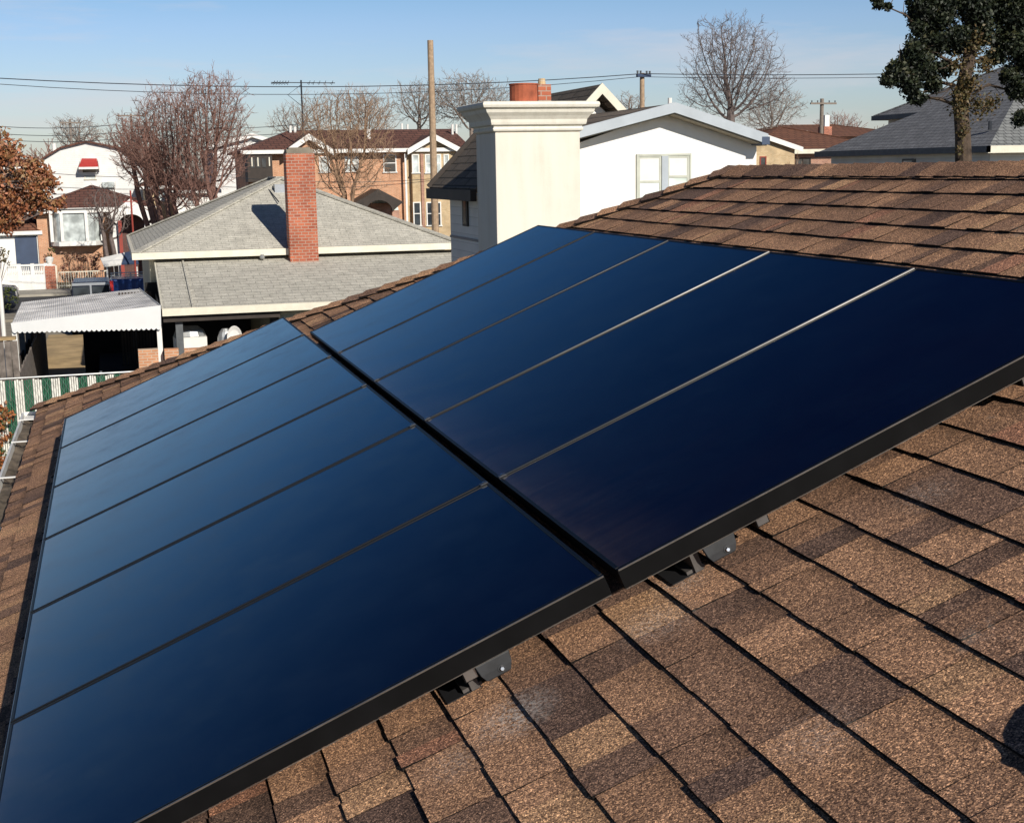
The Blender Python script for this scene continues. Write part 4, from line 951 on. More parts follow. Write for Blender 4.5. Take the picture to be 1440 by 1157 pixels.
# white neighbour on the left with a navy garage door
nh = house_root('garage_house', 'white house at the left edge with a big navy garage door', xY(15, YB), YB+4)
x0, x1 = xY(-60, YB, 350), xY(54, YB, 350); zt = zY(326, YB, 20)
bx('wall', MT['render_white'], nh, x0, x1, YB+.3, YB+9, 0, zt); bx('garage_door', MT['navy'], nh, xY(21.5, YB, 350), xY(52, YB, 350), YB+.22, YB+.295, .1, zY(333, YB, 40))
bx('door_post', MT['white'], nh, xY(52.6, YB, 350), xY(54.4, YB, 350), YB+.15, YB+.294, 0, zY(328, YB, 40))
hip_roof(nh, x0-.3, x1+.2, YB, YB+9.3, zt, zt+2.2, MT['roof_rust'])
# small white awning over a side door
p0 = onY(139, 372, 77.5); o = thing('door_canopy', 'small white scalloped canopy in front of the porch', 'canopy', (p0.x+1, 78, 0))
a = onY(139, 362, 78); b = onY(176, 355, 78); m = MB(); m.slab([onY(146, 374, 77.3), onY(170, 371, 77.3), onY(175, 355, 78.4), onY(141, 363, 78.4)], .08); m.build('canopy_top', MT['white'], o)
m = MB(); m.slab([onY(171, 371, 77.3), onY(195, 370, 77.3), onY(190, 352, 78.4), onY(176, 355, 78.4)], .08); m.build('canopy_side', MT['navy'], o)
m = MB(); p = onY(150, 372, 77.6); m.box(p.x-.04, p.x+.04, 77.6, 77.68, 0, p.z); p = onY(192, 371, 77.6); m.box(p.x-.04, p.x+.04, 77.6, 77.68, 0, p.z); m.build('canopy_post', MT['white'], o)
# red flag pole
p = onY(187, 325, 76.); z1 = onY(182, 268, 76.).z; m = MB(); m.tube([(p.x, 76, 0), (p.x, 76, z1)], [.06, .045], 8); m.box(p.x-.4, p.x+.4, 75.98, 76.04, z1-.6, z1-.55); tag(m.build('red_pole', MT['redpole'], None, origin=(p.x, 76, 0)), 'thin red pole rising in front of the arched porch', 'pole')
# ------------------------------------------------------------------ white house with the red window awning
YW = 108.
wh = house_root('white_gabled_house', 'large white gabled house with a small red window awning', xY(130, YW), YW+6)
x0, x1 = xY(58, YW, 240), xY(203, YW, 240); xr = xY(121, YW, 200); ze_, zr_ = zY(226, YW, 60), zY(200, YW, 121)
zl = zY(226, YW, 60); zrr = zY(236, YW, 200)
m = MB(); P = [(x0, 0), (x1, 0), (x1, zrr), (xY(170, YW, 212), zY(210, YW, 170)), (xr, zr_), (xY(85, YW, 210), zY(209, YW, 85)), (x0, zl)]
a = [m.vert((x, YW, z)) for x, z in P]; b = [m.vert((x, YW+12, z)) for x, z in P]; m.face(a); m.face(b[::-1])
for i in range(3): m.face((a[i-1], b[i-1], b[i], a[i]))
m.build('wall', MT['siding_w'], wh)
m = MB()
for i in range(2, 6): q0, q1 = P[i], P[i+1]; m.slab([(q0[0], YW-.3, q0[1]+.12), (q1[0], YW-.3, q1[1]+.12), (q1[0], YW+12.2, q1[1]+.12), (q0[0], YW+12.2, q0[1]+.12)], .12)
m.build('roof', MT['roof_brown'], wh)
w_ = window(wh, 115, 137, 228, 243, YW, 'white', 'pane', 1, 0)
m = MB(); q = [onY(115, 223, YW-.05), onY(136, 223, YW-.05), onY(138.5, 235, YW-1.), onY(110.5, 235, YW-1.)]
m.slab(q, .06); m.build('window_awning', MT['red'], w_)
for s, px in ((-1, 109.5), (1, 139.5)):
    m = MB(); a1, b1, c1 = onY(px+4*(s < 0)-2*(s > 0), 223, YW-.05), onY(px, 236, YW-1.), onY(px+1*(s < 0), 242, YW-.05); m.quad(a1, b1, c1, c1+Vector((.02, 0, 0))); m.build('awning_side', MT['white'], w_)
m = MB(); a1, b1 = onY(110.5, 236, YW-1.02), onY(138.5, 236, YW-1.02); m.box(a1.x, b1.x, a1.y-.02, a1.y+.01, a1.z-.12, a1.z+.04); m.build('awning_valance', MT['white'], w_)
window(wh, 119, 135, 247, 252, YW, 'cream_trim', 'pane_l', 1, 0)
bx('vent_grille', MT['pane_l'], wh, xY(144, YW, 260), xY(161, YW, 260), YW-.3, YW-.01, zY(264, YW, 150), zY(256, YW, 150))
m = MB(); p = onY(76, 205, YW+2); m.tube([(p.x, p.y, zl), (p.x, p.y, p.z+.15)], .16, 8); m.build('roof_pipe', MT['white'], wh)
bx('chimney', MT['brick_red'], wh, xY(203.5, YW, 240), xY(208, YW, 240), YW+.2, YW+1., 0, zY(225, YW, 205))
# ------------------------------------------------------------------ plain white gable house
Yq = 104.
q = house_root('white_siding_house', 'plain white gabled house between the bare tree and the brown roofs', xY(340, Yq), Yq+6)
x0, x1, xr = xY(299, Yq, 210), xY(398, Yq, 205), xY(354, Yq, 190)
gable_wall(q, x0, x1, Yq, 0, zY(207, Yq, 300), zY(192, Yq, 353), MT['siding_w'], .3, xr); bx('wall', MT['siding_w'], q, x0+.01, x1-.01, Yq+.31, Yq+11, 0, zY(209, Yq, 300))
gable_roof_y(q, x0-.5, x1+.5, Yq-.4, Yq+11.3, zY(206, Yq, 300), zY(188, Yq, 353), MT['roof_slate'], .15, 'white', xr, .3)
# ------------------------------------------------------------------ brick row houses
YR = 86.
def facade(parent, px0, px1, Y, zt, mat, depth=9.): return MB().box(xY(px0, Y, 260), xY(px1, Y, 260), Y, Y+depth, 0, zt).build('wall', mat, parent)
r1 = house_root('brick_row_house', 'red brick house with dark enclosed balcony under brown gabled roof', xY(420, YR), YR+5, 'house', 'brick row houses under brown roofs')
zt1 = zY(211.5, YR, 460)
facade(r1, 382, 480, YR, zt1, MT['brick_orange'])
facade(r1, 349, 381.8, YR+.6, zt1-.1, MT['brick_orange'], 8.4)
r2 = house_root('brick_row_house', 'middle orange brick row house with two white framed windows and arched porch', xY(520, YR), YR+5, 'house', 'brick row houses under brown roofs')
facade(r2, 480.2, 571, YR+.01, zt1, MT['brick_orange'])
r3 = house_root('brick_row_house', 'tan brick row house with bay windows under a white edged gable', xY(610, YR), YR+5, 'house', 'brick row houses under brown roofs')
facade(r3, 571.2, 650, YR, zt1, MT['brick_tan'])
def ridge_roof(parent, px0, px1, Y0, Y1, ze, zr, mat, name='roof', hipl=0, hipr=0):
    xa, xb = xY(px0, YR, 210), xY(px1, YR, 210); ym = (Y0+Y1)/2; m = MB()
    m.slab([(xa, Y0, ze), (xb, Y0, ze), (xb-hipr, ym, zr), (xa+hipl, ym, zr)], .12); m.slab([(xa, Y1, ze), (xb, Y1, ze), (xb-hipr, ym+.002, zr), (xa+hipl, ym+.002, zr)], .12)
    if hipl: m.slab([(xa, Y0, ze), (xa+hipl, ym, zr), (xa, Y1, ze)], .12)
    m.build(name, mat, parent)
    MB().box(xa, xb, Y0-.1, Y0-.005, ze-.2, ze+.03).build('gutter', MT['white'], parent)
zrd = zY(183, YR+5, 500)
ridge_roof(r1, 337, 480, YR-.6, YR+9.6, zt1+.02, zrd, MT['roof_brown'], hipl=3.6)
ridge_roof(r2, 480.2, 571, YR-.6, YR+9.6, zt1+.02, zrd, MT['roof_brown'])
ridge_roof(r3, 571.2, 660, YR-.6, YR+9.6, zt1+.02, zrd, MT['roof_brown'])
for hh, pa, pb, pc, mt in ((r1, 400, 470, 434, 'brick_orange'), (r3, 573, 649, 610, 'brick_tan')):
    xa_, xb_, xc_ = xY(pa, YR-.9, 210), xY(pb, YR-.9, 210), xY(pc, YR-.9, 190); ze_, zr_ = zY(211, YR-.9, 500)+.0, zY(188.5, YR-.9, pc)
    gable_wall(hh, xa_+.35, xb_-.35, YR-.45, 0, ze_-.1, zr_-.3, MT[mt], .44, xc_)
    gable_roof_y(hh, xa_, xb_, YR-.9, YR+4.2, ze_, zr_, MT['roof_brown'], .12, 'white', xc_, .36, name='gable_roof')
# enclosed balcony
bx('balcony', MT['wood_dark'], r1, xY(348, YR-1.2, 230), xY(383, YR-1.2, 230), YR-1.2, YR+.55, zY(256, YR-1.2, 360), zY(219, YR-1.2, 360))
for i, px in enumerate((352, 360, 368)): bx('balcony_opening', MT['pane'], r1, xY(px, YR-1.2, 230), xY(px+6, YR-1.2, 230), YR-1.23, YR-1.205, zY(236, YR-1.2, 360), zY(223, YR-1.2, 360))
for i, px in enumerate((353.5, 362, 378)): bx('balcony_rail_post', MT['cream_trim'], r1, xY(px, YR-1.2, 230), xY(px+1.6, YR-1.2, 230), YR-1.26, YR-1.235, zY(234, YR-1.2, 360), zY(221.5, YR-1.2, 360))
window(r1, 449, 463, 220, 242, YR-.45, 'white', 'pane_l'); window(r1, 416, 434, 300, 320, YR-.45, 'white', 'pane')
window(r2, 485, 504, 220, 241, YR, 'white', 'pane_l'); window(r2, 539, 557, 217, 242, YR, 'white', 'pane')
for a, b in ((579.5, 589), (598, 607.5), (612, 620), (624, 631)): window(r3, a, b, 217, 243, YR-.45, 'white', 'pane_l')
for a, b in ((581.5, 591.5), (600, 608), (613, 620)): window(r3, a, b, 284, 317, YR-.45, 'white', 'pane')
for pa, pb in ((592.5, 596.5), (570, 572.5)): MB().box(xY(pa, YR-.5, 270), xY(pb, YR-.5, 270), YR-.56, YR-.46, 0, zt1-.3).build('downspout' if pa < 580 else 'brick_pilaster', MT['white' if pa < 580 else 'brick_pink'], r3)
# porch of the middle house
YP2 = YR-2.4; xc = xY(532, YP2, 280); hw = (xY(562, YP2, 280)-xY(502, YP2, 280))/2
arch_porch(r2, xc, hw, YP2, 2.3, zY(285, YP2, 532), zY(266, YP2, 532), ('wood_dark', 'brick_pink', 'brick_pink'), 'wood_dark')
m = MB(); cx_, cz_ = FX(539, 300, YR-.2); m.loft([[(cx_+cos(a_)*1., yy, cz_+max(-.5, sin(a_))*1.) for a_ in [2*pi*i/20 for i in range(20)]] for yy in (YR-.3, YR-.1)]); m.build('arched_window', MT['pane_w'], r2)
def vent(parent, px, pa, pb, Y, rr, mt='white', nm='vent_pipe'):
    p = onY(px, pa, Y); q_ = onY(px, pb, Y); m = MB(); m.tube([(p.x, Y, q_.z-.2), (p.x, Y, p.z-.15), (p.x, Y, p.z)], [rr, rr, rr*1.15], 8); m.build(nm, MT[mt], parent)
vent(r2, 518, 182, 204, YR+2.2, .14); vent(r1, 408, 177, 187, YR+4, .09); vent(r1, 414.5, 178, 187, YR+4, .09)
vent(r2, 565, 174, 184, YR+5, .07); vent(r3, 573, 175, 184, YR+5, .07); vent(r3, 636, 175, 196, YR+3, .08); vent(r3, 641.5, 175, 197, YR+3.3, .08)
# antenna mast on the first gable
p = onY(427, 200, YR-.2); ztop = zY(113, YR-.2, 425); o = thing('tv_antenna', 'tall thin television antenna mast on the first brick gable', 'antenna', (p.x, p.y, p.z))
m = MB(); m.tube([(p.x, p.y, p.z-2.), (p.x, p.y, ztop)], .055, 6); m.build('mast', MT['wire'], o)
m = MB(); za = zY(117, YR-.2, 425); xa, xb = xY(381, YR-.2, 116), xY(471, YR-.2, 116); m.beam((xa, p.y, za+.03), (xb, p.y, za), .05, .05)
for px, l_ in ((384, 1.), (388, .9), (392, .8), (396, .8), (400, .7), (404, .6), (434, .5), (440, .5), (448, .4), (456, .4), (466, .5)):
    xx = xY(px, YR-.2, 116); m.beam((xx, p.y-l_, za), (xx, p.y+l_, za), .03, .03); m.beam((xx, p.y, za-.12), (xx+.1, p.y, za+.14), .03, .03, (0, 1, 0))
m.build('boom', MT['wire'], o)
m = MB(); m.tube([(p.x, p.y, za-.1), (xY(404, YR, 130), p.y, zY(134, YR, 404)), (p.x, p.y, zY(150, YR, 425))], .02, 4); m.build('stay_wire', MT['wire'], o)
# ------------------------------------------------------------------ stucco chimney and the white house beside us
YC = 20.
xa, xb = xY(697.5, YC, 250), xY(816, YC, 250); dY = 1.12; zb_, zc = 0, zY(186, YC, 760)
sc = thing('stucco_chimney', 'massive cream stucco chimney with stepped moulded cap', 'chimney', ((xa+xb)/2, YC+.5, 0))
bx('shaft', MT['stucco'], sc, xa, xb, YC, YC+dY, 0, zc, bevel=.01)
m = MB(); zs = [(186, .0), (184, .035), (181, .045), (179.5, .03), (177, .03), (175.5, .075), (172, .085), (168, .09), (163, .125), (158, .17), (153.5, .185), (152, .20), (151, .23), (147, .245), (143.5, .235), (142.5, .20)]
rings = []
for py, e in zs: z = zY(py, YC-e, 740); rings.append([(xa-e, YC-e, z), (xb+e, YC-e, z), (xb+e, YC+dY+e, z), (xa-e, YC+dY+e, z)])
m.loft(rings); m.build('moulded_cap', MT['stucco_cap'], sc, bevel=.006)
zct = rings[-1][0][2]
m = MB(); p = onY(736, 120, YC+.55); m.tube([(p.x, YC+.55, zct-.01), (p.x, YC+.55, p.z)], [.215, .215], 20); m.tube([(p.x, YC+.55, p.z+.001), (p.x, YC+.55, p.z+.02)], [.225, .225], 20); m.build('flue_pot', MT['clay'], sc)
wn = house_root('white_rendered_house', 'tall white rendered house with grey edged gable next door', xY(930, 22), 28)
Yw = 21.3; zb_ = 0
gx0, gx1, gxr = xY(797, Yw, 200), xY(1064, Yw, 200), xY(936, Yw, 160)
gable_wall(wn, gx0, gx1, Yw, 0, zY(207, Yw, 1064)+.04, zY(160, Yw, 936)+.02, MT['render_white'], .3, gxr)
bx('wall', MT['render_white'], wn, gx0+.01, gx1-.01, Yw+.31, Yw+4.2, 0, zY(209, Yw, 1064))
rx0, rx1 = xY(765, Yw-.3, 203), xY(1077, Yw-.3, 189); zr_ = zY(146, Yw-.3, 936); ze_ = zY(190.5, Yw-.3, 1072)
gable_roof_y(wn, rx0, rx1, Yw-.35, Yw+4.4, ze_, zr_, MT['roof_dark'], .13, 'fascia', gxr, .165)
m = MB()
for a, b in (((rx0, ze_), (gxr, zr_)), ((gxr, zr_), (rx1, ze_))):
    m.loft([[(q_[0], yy, q_[1]-dz) for yy, dz in ((Yw-.34, .14), (Yw-.001, .14), (Yw-.001, .17), (Yw-.34, .17))] for q_ in (a, b)])
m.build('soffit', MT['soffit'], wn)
m = MB(); e_ = onY(1072, 190, Yw-.3); m.box(e_.x-.05, e_.x+.09, Yw-.4, Yw+4.4, e_.z-.16, e_.z-.03); m.build('gutter', MT['navy'], wn)
m = MB(); p = onY(942, 138, Yw+2.); m.tube([(p.x, p.y, p.z-.4), (p.x, p.y, p.z)], .04, 8); m.build('vent_pipe', MT['white'], wn)
# pair of windows on one frame
def dbl_window():
    xs_ = [xY(a, Yw, 250) for a in (894.5, 929.5, 938.5, 971)]; zt_ = zY(216.5, Yw, 930); zb_ = zY(310, Yw, 930)
    m = MB(); f0 = Yw-.035
    m.box(xs_[0], xs_[0]+.035, f0, Yw, zb_, zt_).box(xs_[3]-.03, xs_[3], f0, Yw, zb_, zt_).box(xs_[0]+.035, xs_[3]-.03, f0, Yw, zt_-.035, zt_)
    w = m.build('window', MT['sash'], wn); m = MB(); m.box(xs_[1], xs_[2], f0-.01, Yw, zb_, zt_-.036); m.build('mullion', MT['fascia'], w)
    for a, b in ((xs_[0]+.035, xs_[1]), (xs_[2], xs_[3]-.03)):
        m = MB(); zm = zY(255.5, Yw, 930) if a < xs_[1] else zY(249, Yw, 930); m.box(a+.001, a+.025, f0+.01, Yw, zb_, zt_-.04).box(b-.04, b-.001, f0+.01, Yw, zb_, zt_-.04).box(a+.025, b-.04, f0+.012, Yw, zm-.02, zm+.02).box(a+.025, b-.04, f0+.012, Yw, zt_-.07, zt_-.04); m.build('sash', MT['sash'], w)
        MB().box(a, b, Yw-.014, Yw-.002, zb_, zt_-.036).build('pane', MT['pane_w'], w)
        MB().box(a+.02, b-.03, Yw-.0175, Yw-.0145, zm+.02, zt_-.07).build('blind', MT['white'], w)
dbl_window()
# upper gable behind
Yu = 25.; uxr = xY(846, Yu, 118); ux1 = xY(926, Yu, 205); zu = zY(118.5, Yu, 846); zue = zY(206, Yu, 926)
ux0 = uxr-(ux1-uxr)
gable_roof_y(wn, ux0, ux1, Yu, Yu+3.6, zue, zu, MT['roof_dark'], .14, 'cream_trim', uxr, .20, name='upper_roof')
gable_wall(wn, ux0+.1, ux1-.1, Yu+.35, 0, zue-.1, zu-.32, MT['render_white'], .3, uxr, name='upper_gable_wall')
# second chimney behind the stucco one
Yk = 24.; k0, k1 = xY(757, Yk, 130), xY(775, Yk, 130); m = MB(); m.box(k0, k1, Yk, Yk+.35, 4, zY(119, Yk, 766)); c_ = m.build('rear_chimney', MT['brick_red'], wn)
m = MB(); m.tube([((k0+k1)/2, Yk+.17, zY(119, Yk, 766)), ((k0+k1)/2, Yk+.17, zY(110, Yk, 766))], [.075, .06], 10); m.build('chimney_pot', MT['brick_tan'], c_)
# side wing with dark roof seen past the chimney
Yn = 21.3; ex = xY(668, Yn, 265); ez = zY(265.5, Yn, 668)
pf = onX(605, 263, ex); pf.y = min(pf.y, 27.); rw = 1.25; rw = min(rw, gx0-ex-.02)
m = MB(); m.slab([(ex, Yn, ez), (ex+rw, Yn, ez+rw*1.02), (ex+rw, pf.y, ez+rw*1.02), (ex, pf.y, ez)], .1)
m.build('wing_roof', MT['roof_dark'], wn)
m = MB(); m.beam((ex, pf.y+.03, ez-.02), (ex+rw, pf.y+.03, ez+rw*1.02-.02), .05, .16, (0, 0, 1)); m.build('wing_rake', MT['wood_dark'], wn)
bx('wing_wall', MT['siding_s'], wn, ex+.3, min(ex+rw, gx0-.03), Yn, pf.y-.25, 0, ez-.12)
bx('wing_side', MT['siding_s'], wn, ex+rw-.12, min(ex+rw, gx0-.03)-.001, Yn+.01, pf.y-.26, ez-.119, ez+rw*1.02-.14)
bx('wing_gutter', MT['wood_dark'], wn, ex-.08, ex+.02, Yn, pf.y, ez-.2, ez-.02)
xs_ = ex+.3; a = onX(651.5, 270, xs_); b = onX(658.5, 270, xs_)
ww = MB().box(xs_-.03, xs_-.001, b.y, a.y, onX(655, 318, xs_).z, onX(655, 268, xs_).z).build('window', MT['wood_dark'], wn)
MB().box(xs_-.034, xs_-.031, b.y+.08, a.y-.08, onX(655, 315, xs_).z, onX(655, 271, xs_).z).build('pane', MT['pane'], ww)
zz = onX(640, 333, xs_).z; bx('belt_course', MT['navy'], wn, xs_-.02, xs_-.001, Yn, pf.y-.26, zz-.02, zz+.02)
# ------------------------------------------------------------------ poles and cables
def pole(name, label, px, ytop, Y, rad, mat, cross=None, group=None):
    p = onY(px, ytop, Y); o = thing(name, label, 'utility pole', (p.x, Y, 0), group); m = MB(); m.tube([(p.x, Y, 0), (p.x, Y, p.z*.5), (p.x, Y, p.z)], [rad*1.15, rad*1.05, rad*.88], 10); m.build('pole_shaft', MT[mat], o)
    if cross:
        z = onY(px, cross[0], Y).z; h = cross[1]; d = Vector((cross[2], cross[3], 0)).normalized(); m = MB(); c = Vector((p.x, Y-rad-.07, z)); m.beam(c-d*h, c+d*h, .12, .13); m.build('crossarm', MT['pole_grey' if len(cross) < 5 else cross[4]], o)
        for k in (-.9, -.45, .45, .9):
            q_ = c+d*h*k; m = MB(); m.tube([q_+Vector((0, 0, .06)), q_+Vector((0, 0, .22))], [.04, .05], 6); m.build('insulator', MT['grey_post'], o)
    return p
pole('utility_pole', 'tall pale wooden pole without crossarm before the row houses', 605, 57, 60., .148, 'pole_wood')
pB = pole('utility_pole', 'wooden pole with a dark crossarm behind the white gable', 903, 103, 62., .125, 'pole_wood', (107, .42, 1, .35, 'navy'))
pC = pole('utility_pole', 'distant wooden pole with crossarm beside the brick chimney stack on the right', 1156, 139, 95., .16, 'pole_grey', (146, 1.15, 1, .1))
def cable(lst, rad, nm, label, grp):
    m = MB()
    pts = []
    for (a, b, sag) in lst:
        a = Vector(a); b = Vector(b)
        for i in range(17): t = i/16; q_ = a.lerp(b, t); q_.z -= sag*4*t*(1-t); pts.append(q_)
    m.tube(pts, rad, 5); o = m.build(nm, MT['wire'], None, origin=pts[0]); tag(o, label, 'cable', grp)
a0 = onY(-260, 92, 62.); c0_ = onY(1700, 84, 62.)
pB2 = onY(903, 104, 61.7)
cable([(a0, pB2, .72), (pB2, c0_, .32)], .020, 'overhead_cable', 'upper dark overhead cable crossing the whole sky', 'overhead cables')
cable([(a0-Vector((0, 0, .10)), pB2-Vector((0, -.3, .12)), .93), (pB2-Vector((0, -.3, .12)), c0_-Vector((0, 0, .1)), .36)], .014, 'overhead_cable', 'lower thinner overhead cable running just beneath the other', 'overhead cables')
for k, (ya, yb) in enumerate(((172, 176), (182, 187), (190, 196))):
    cable([(onY(-60, ya, 100.), onY(160, yb, 100.), .3), (onY(160, yb, 100.), onY(420, yb-1, 100.), .3)], .022, 'street_cable', ['top thin street cable above the autumn tree', 'middle thin street cable above the autumn tree', 'lowest thin street cable above the autumn tree'][k], 'thin street cables')
for k, (ya, yb) in enumerate(((243, 247), (262, 262))):
    cable([(onY(60, ya, 70.), onY(300, yb, 70.), .15), (onY(300, yb, 70.), onY(640, yb+2-k*14, 70.), .3)], .014, 'service_cable', ['upper thin service cable crossing the bare tree', 'lower thin service cable crossing the bare tree'][k], 'thin service cables')
pole('street_pole', 'faint distant pole with crossarm above the small far trees on the left', 98, 168, 130., .12, 'pole_grey', (173, .9, 1, .2))
pole('street_pole', 'faint distant crossarm pole above the large bare tree', 184, 160, 135., .12, 'pole_grey', (163, 1.3, 1, .2))
# ------------------------------------------------------------------ right hand houses
Yh = 78.
bn = house_root('brown_roof_bungalow', 'peach brick bungalow with rust brown roof behind the white gable', xY(1115, Yh), Yh+5)
x0, x1 = xY(1050, Yh, 210), xY(1200, Yh, 210)
bx('wall', MT['brick_pink'], bn, x0+.3, x1, Yh, Yh+10, 0, zY(212, Yh, 1110)); hip_roof(bn, x0-.6, x1+3, Yh-.5, Yh+10.5, zY(211, Yh, 1110), zY(179, Yh+5, 1100), MT['roof_rust'], fascia='cream_trim', fh=.25)
xg = xY(1062, Yh-1.6, 200); gable_roof_y(bn, xg-4.2, xg+3.2, Yh-1.6, Yh+3, zY(208, Yh-1.6, 1100), zY(183, Yh-1.6, 1062), MT['roof_rust'], .12, 'white', xg-.2, .3, name='gable_roof')
gable_wall(bn, xg-3.7, xg+2.8, Yh-1.3, 0, zY(210, Yh-1.6, 1100), zY(187, Yh-1.6, 1062), MT['brick_tan'], .3, xg-.2)
window(bn, 1068, 1077.5, 220, 234, Yh-1.3, 'redpole', 'pane', 1, 0); window(bn, 1118, 1140, 222, 232, Yh, 'wood_dark', 'pane', 2, 0)
bx('chimney', MT['brick_pink'], bn, xY(1124, Yh+4, 190), xY(1136, Yh+4, 190), Yh+4, Yh+5, 6, zY(184, Yh+4, 1130))
bh2 = house_root('rust_roof_house', 'distant house with long rust red roof and a white and brick stack', xY(1190, 100), 105)
bx('wall', MT['brick_pink'], bh2, xY(1060, 100, 190), xY(1290, 100, 190), 100, 110, 0, zY(193, 100, 1150)); hip_roof(bh2, xY(1050, 100, 190), xY(1300, 100, 190), 99.4, 110.5, zY(193, 100, 1150), zY(176, 105, 1170), MT['roof_rust'], fascia=None)
bx('chimney', MT['brick_red'], bh2, xY(1159, 99, 180), xY(1170, 99, 180), 99, 100, 6, zY(178, 99, 1165)); bx('white_stack', MT['white'], bh2, xY(1161, 99, 170), xY(1167.5, 99, 170), 99.1, 99.8, zY(178, 99, 1165)+.001, zY(162, 99, 1165))
bx('solar_array', MT['blue_car'], bh2, xY(1152, 98, 200), xY(1190, 98, 200), 98, 98.3, 6, zY(195, 98, 1165))
# slate roofed house: its left wall recedes in shade, its front catches the sun
n1 = 40.; e1 = onY(1391, 206, n1); X1 = e1.x; zeR = e1.z; farp = onX(1150, 213, X1); n2 = farp.y
sh = house_root('slate_roofed_house', 'house with dark grey shingle roof behind the big evergreen', X1+5, n1+6)
Wd = 11.
apN = Vector((X1+2.3, n1+2.6, onY(1411, 126, n1+2.6).z))
m = MB(); q1 = Vector((X1, n1, zeR)); q2 = Vector((X1, n2, zeR)); q3 = Vector((X1+Wd, n2, zeR)); q4 = Vector((X1+Wd, n1, zeR))
hz = apN.z-zeR
Wd = 8.4; rz = zeR+2.15
rA = Vector((X1+Wd/2, n1+Wd/2, rz)); rB = Vector((X1+Wd/2, n2-Wd/2, rz))
if rB.y < rA.y+.3: rB.y = rA.y+.3
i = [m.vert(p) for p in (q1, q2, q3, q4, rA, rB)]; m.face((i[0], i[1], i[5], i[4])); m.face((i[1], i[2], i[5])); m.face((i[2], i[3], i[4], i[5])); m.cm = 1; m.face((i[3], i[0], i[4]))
m.build('roof', [MT['roof_slate'], MT['roof_slate_lit']], sh)
m = MB(); m.box(X1-.1, X1-.004, n1-.1, n2+.1, zeR-.2, zeR+.02); m.build('side_gutter', MT['grey_post'], sh); bx('front_gutter', MT['cream_trim'], sh, X1-.1, X1+Wd, n1-.1, n1-.004, zeR-.22, zeR+.02)
bx('wall', MT['siding_s'], sh, X1+.4, X1+Wd-.4, n1+.5, n2-.4, 0, zeR-.05)
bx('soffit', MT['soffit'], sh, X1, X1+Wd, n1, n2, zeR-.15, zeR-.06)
xx = X1+.4; a = onX(1270, 225, xx); b = onX(1288, 225, xx); ww = MB().box(xx-.05, xx-.001, min(a.y, b.y), max(a.y, b.y), zeR-1.3, zeR-.35).build('window', MT['grey_post'], sh)
MB().box(xx-.056, xx-.051, min(a.y, b.y)+.2, max(a.y, b.y)-.12, zeR-1.25, zeR-.42).build('pane', MT['pane_l'], ww)
bx('front_panel', MT['cream_trim'], sh, X1+2.2, X1+4, n1+.44, n1+.49, zeR-1.3, zeR-.3)
p = onX(1392, 183, X1+1.); m = MB(); m.tube([p, p+Vector((0, 0, .3))], .06, 6); m.build('vent_pipe', MT['wire'], sh)
# upper tier of that roof
U = onY(1228, 163, 62); V = onY(1360, 126, 52)
u2 = house_root('upper_slate_house', 'taller grey roofed house stepping up behind the slate roof', X1+6, 62)
Yq = 49.; xa, xb = xY(1229, 60.5, 160), xY(1229, 60.5, 160)+9.; hip_roof(u2, xa, xb, Yq, Yq+11.5, zY(164, 60.5, 1229), zY(164, 60.5, 1229)+2.1, MT['roof_slate'], inset=4, fascia='grey_post', fh=.2)
bx('wall', MT['siding_s'], u2, xa+.5, xb-.5, Yq+.5, Yq+11, 0, zY(165, 60.5, 1229))
# a few far roofs to close the view between the trees
rr = random.Random(77)
for k, (pa, pb, pe, pk, Y, mt, rf, lb) in enumerate(((205, 262, 262, 246, 98, 'brick_tan', 'roof_rust', 'tan house with rust roof glimpsed through the large bare tree'),
        (246, 300, 268, 252, 94, 'render_white', 'roof_brown', 'white house half hidden by the base of the large bare tree'),
        (-60, 62, 236, 218, 120, 'brick_pink', 'roof_rust', 'brick house hidden behind the autumn tree'),
        (1010, 1068, 205, 190, 110, 'render_white', 'roof_slate', 'pale house mostly hidden behind the white gable'),
        (660, 900, 225, 200, 120, 'brick_tan', 'roof_brown', 'tan brick house far behind the stucco chimney'))):
    h_ = house_root('distant_house', lb, xY((pa+pb)/2, Y), Y+5); x0, x1 = xY(pa, Y, pe), xY(pb, Y, pe)
    bx('wall', MT[mt], h_, x0, x1, Y, Y+9, 0, zY(pe, Y, (pa+pb)/2)); hip_roof(h_, x0-.4, x1+.4, Y-.4, Y+9.4, zY(pe, Y, (pa+pb)/2)+.01, zY(pk, Y+4, (pa+pb)/2), MT[rf], fascia='white', fh=.2)
    window(h_, pa+(pb-pa)*.25, pa+(pb-pa)*.5, pe+6, pe+20, Y, 'white', 'pane_l')
# ------------------------------------------------------------------ trees
def gz(px, Y): return (xY(px, Y, 300), Y, 0.)
def hgt(px, py, Y): return onY(px, py, Y).z
grp1 = 'large bare trees left of the brown roofs'; grp2 = 'bare trees on the skyline'; grp3 = 'bare trees on the right skyline'
grow_tree('bare_tree', 'big bushy bare tree with reddish twigs behind the grey roof, right stem', 58, 268, [(294, 162, 44, 50), (306, 205, 38, 45), (278, 235, 34, 50), (262, 268, 22, 26)], 11, MT['bark_red'], grp1, stems=3, n_att=5280, step=0.113, twig=0.0088, trunk=.12, tipl=0.36)
grow_tree('bare_tree', 'broad bare tree with reddish twigs leaning left before the white house', 61, 258, [(232, 172, 38, 40), (222, 208, 48, 40), (240, 240, 40, 40), (258, 262, 26, 26)], 23, MT['bark_red'], grp1, stems=3, n_att=5280, step=0.113, twig=0.0088, trunk=.12, tipl=0.36)
